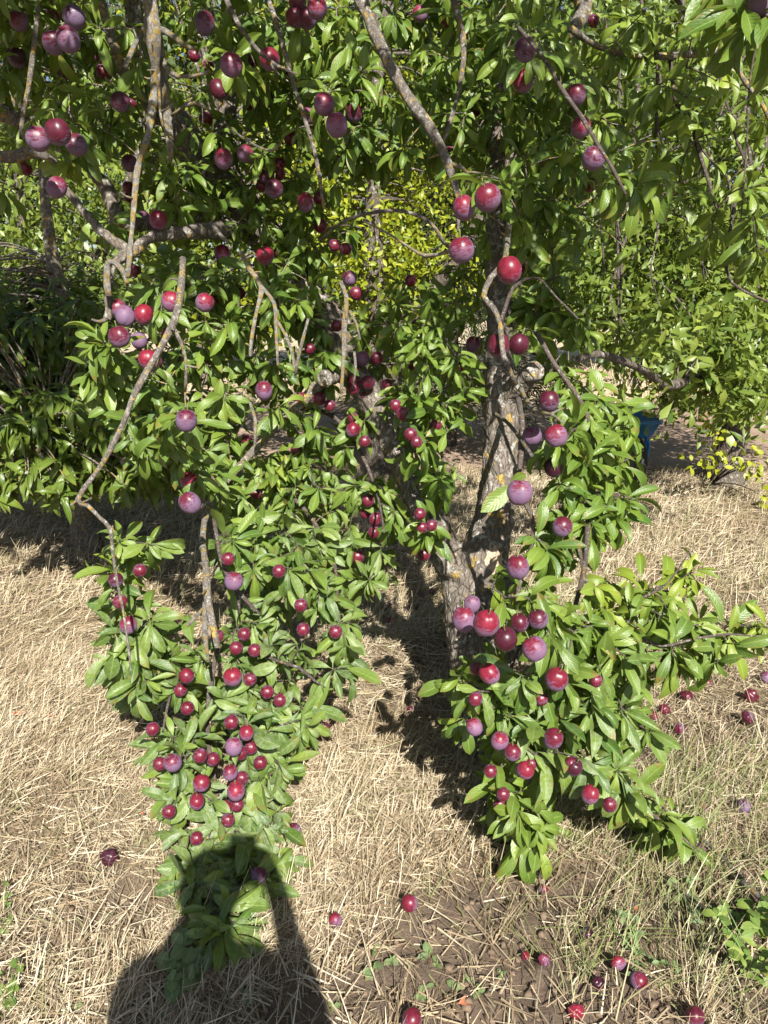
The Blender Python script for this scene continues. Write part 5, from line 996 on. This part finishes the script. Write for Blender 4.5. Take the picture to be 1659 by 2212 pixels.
# ------------------------------------------------------------------ the photographer, whose shadow falls in front
def skinned(name, joints, edges, mat, parent, root=0, sub=1):
    me = bpy.data.meshes.new(name); me.from_pydata([j[0] for j in joints], edges, []); o = link(name, me, mat, parent)
    sk = me.skin_vertices.new(name='s') if hasattr(me.skin_vertices, 'new') else None
    if not me.skin_vertices:
        bm = bmesh.new(); bm.from_mesh(me); bm.verts.layers.skin.new('s'); bm.to_mesh(me); bm.free()
    for v, j in zip(me.skin_vertices[0].data, joints):
        r = j[1]; v.radius = (r, r) if not isinstance(r, tuple) else r
    me.skin_vertices[0].data[root].use_root = True
    o.modifiers.new('skin', 'SKIN').use_smooth_shade = True
    ms = o.modifiers.new('sub', 'SUBSURF'); ms.levels = sub; ms.render_levels = sub + 1; return o
def person():
    HX, HY = -.035, -.30
    root = empty('person', (HX, HY - .05, 0)); tag(root, 'person standing on the straw holding up a phone in both hands', 'person')
    skin = simple('skin', (.50, .32, .24), .5, .08, 30); shirt = simple('shirt', (.32, .42, .55), .8, .1, 40); pants = simple('trousers', (.05, .06, .10), .85, .15, 40); hair = simple('hair', (.06, .035, .02), .6, .3, 80)
    J = [((HX, HY, .95), (.14, .11)), ((HX, HY, 1.12), (.125, .10)), ((HX, HY, 1.32), (.14, .11)), ((HX, HY, 1.43), (.10, .08)), ((HX, HY + .01, 1.50), .055), ((HX, HY + .02, 1.575), (.068, .08)), ((HX, HY + .02, 1.65), (.075, .09)), ((HX, HY + .01, 1.71), (.05, .06))]
    E = [(0, 1), (1, 2), (2, 3), (3, 4), (4, 5), (5, 6), (6, 7)]
    def add(p, r, to): J.append((p, r)); E.append((to, len(J) - 1)); return len(J) - 1
    add((HX, HY + .115, 1.60), .013, 6)                              # nose
    for s in (-1, 1):
        add((HX + s * .082, HY + .01, 1.61), .014, 6)                # ears
        sh = add((HX + s * .17, HY, 1.40), .058, 2); el = add((HX + s * .20, HY + .10, 1.20), .042, sh); wr = add((s * .10, -.10, 1.42), .029, el)
        pm = add((s * .075, -.050, 1.465), (.036, .018), wr)
        for q, (dz, l) in enumerate(((.035, .030), (.015, .036), (-.005, .034), (-.025, .026))):
            a = add((s * .060, -.034, 1.485 + dz), .009, pm); add((s * (.056 - l), -.034, 1.49 + dz * 1.1), .008, a)
        th_ = add((s * .055, -.060, 1.47), .010, pm); add((s * .030, -.044, 1.475), .009, th_)
        hp = add((HX + s * .10, HY, .88), .085, 0); kn = add((HX + s * .12, HY + .01, .50), .058, hp); ak = add((HX + s * .13, HY - .01, .09), .042, kn); add((HX + s * .15, HY + .13, .04), .035, ak)
    skinned('body', J, E, skin, root)
    JS = [((HX, HY, .90), (.15, .12)), ((HX, HY, 1.12), (.14, .11)), ((HX, HY, 1.32), (.165, .12)), ((HX, HY, 1.42), (.11, .09))]; ES = [(0, 1), (1, 2), (2, 3)]
    for s in (-1, 1):
        JS.append(((HX + s * .15, HY, 1.40), .064)); ES.append((2, len(JS) - 1)); JS.append(((HX + s * .20, HY + .10, 1.19), .050)); ES.append((len(JS) - 2, len(JS) - 1)); JS.append(((s * .12, -.15, 1.38), .042)); ES.append((len(JS) - 2, len(JS) - 1))
    skinned('shirt', JS, ES, shirt, root)
    JT = [((HX, HY, .95), (.165, .12))]; ET = []
    for s in (-1, 1):
        JT += [((HX + s * .10, HY, .86), .10), ((HX + s * .12, HY + .01, .50), .08), ((HX + s * .13, HY - .01, .10), .07)]; k = len(JT) - 3; ET += [(0, k), (k, k + 1), (k + 1, k + 2)]
    skinned('trousers', JT, ET, pants, root)
    skinned('hair', [((HX, HY - .03, 1.60), (.075, .075)), ((HX, HY - .015, 1.68), (.082, .085)), ((HX, HY + .0, 1.735), (.055, .06))], [(0, 1), (1, 2)], hair, root)
    for s in (-1, 1):
        A = Acc(); V, f = tube(np.array([(HX + s * .13, HY - .07, .05), (HX + s * .135, HY + .04, .055), (HX + s * .15, HY + .17, .035), (HX + s * .155, HY + .21, .025)]), [.045, .05, .04, .02], 12); A.add(V, f); link('shoe', A.mesh('shoe'), pants, root)
    ph = empty('phone', (0, -.022, 1.5)); tag(ph, 'dark phone held up in both hands of the standing person', 'phone')
    A = Acc(); box(A, (0, -.024, 1.485), (.075, .008, .155)); pb = link('casing', A.mesh('casing', False), rubber, ph)
    A = Acc(); box(A, (0, -.0295, 1.485), (.069, .002, .147)); link('screen', A.mesh('screen', False), simple('glass_black', (.01, .01, .012), .1), ph)
person()
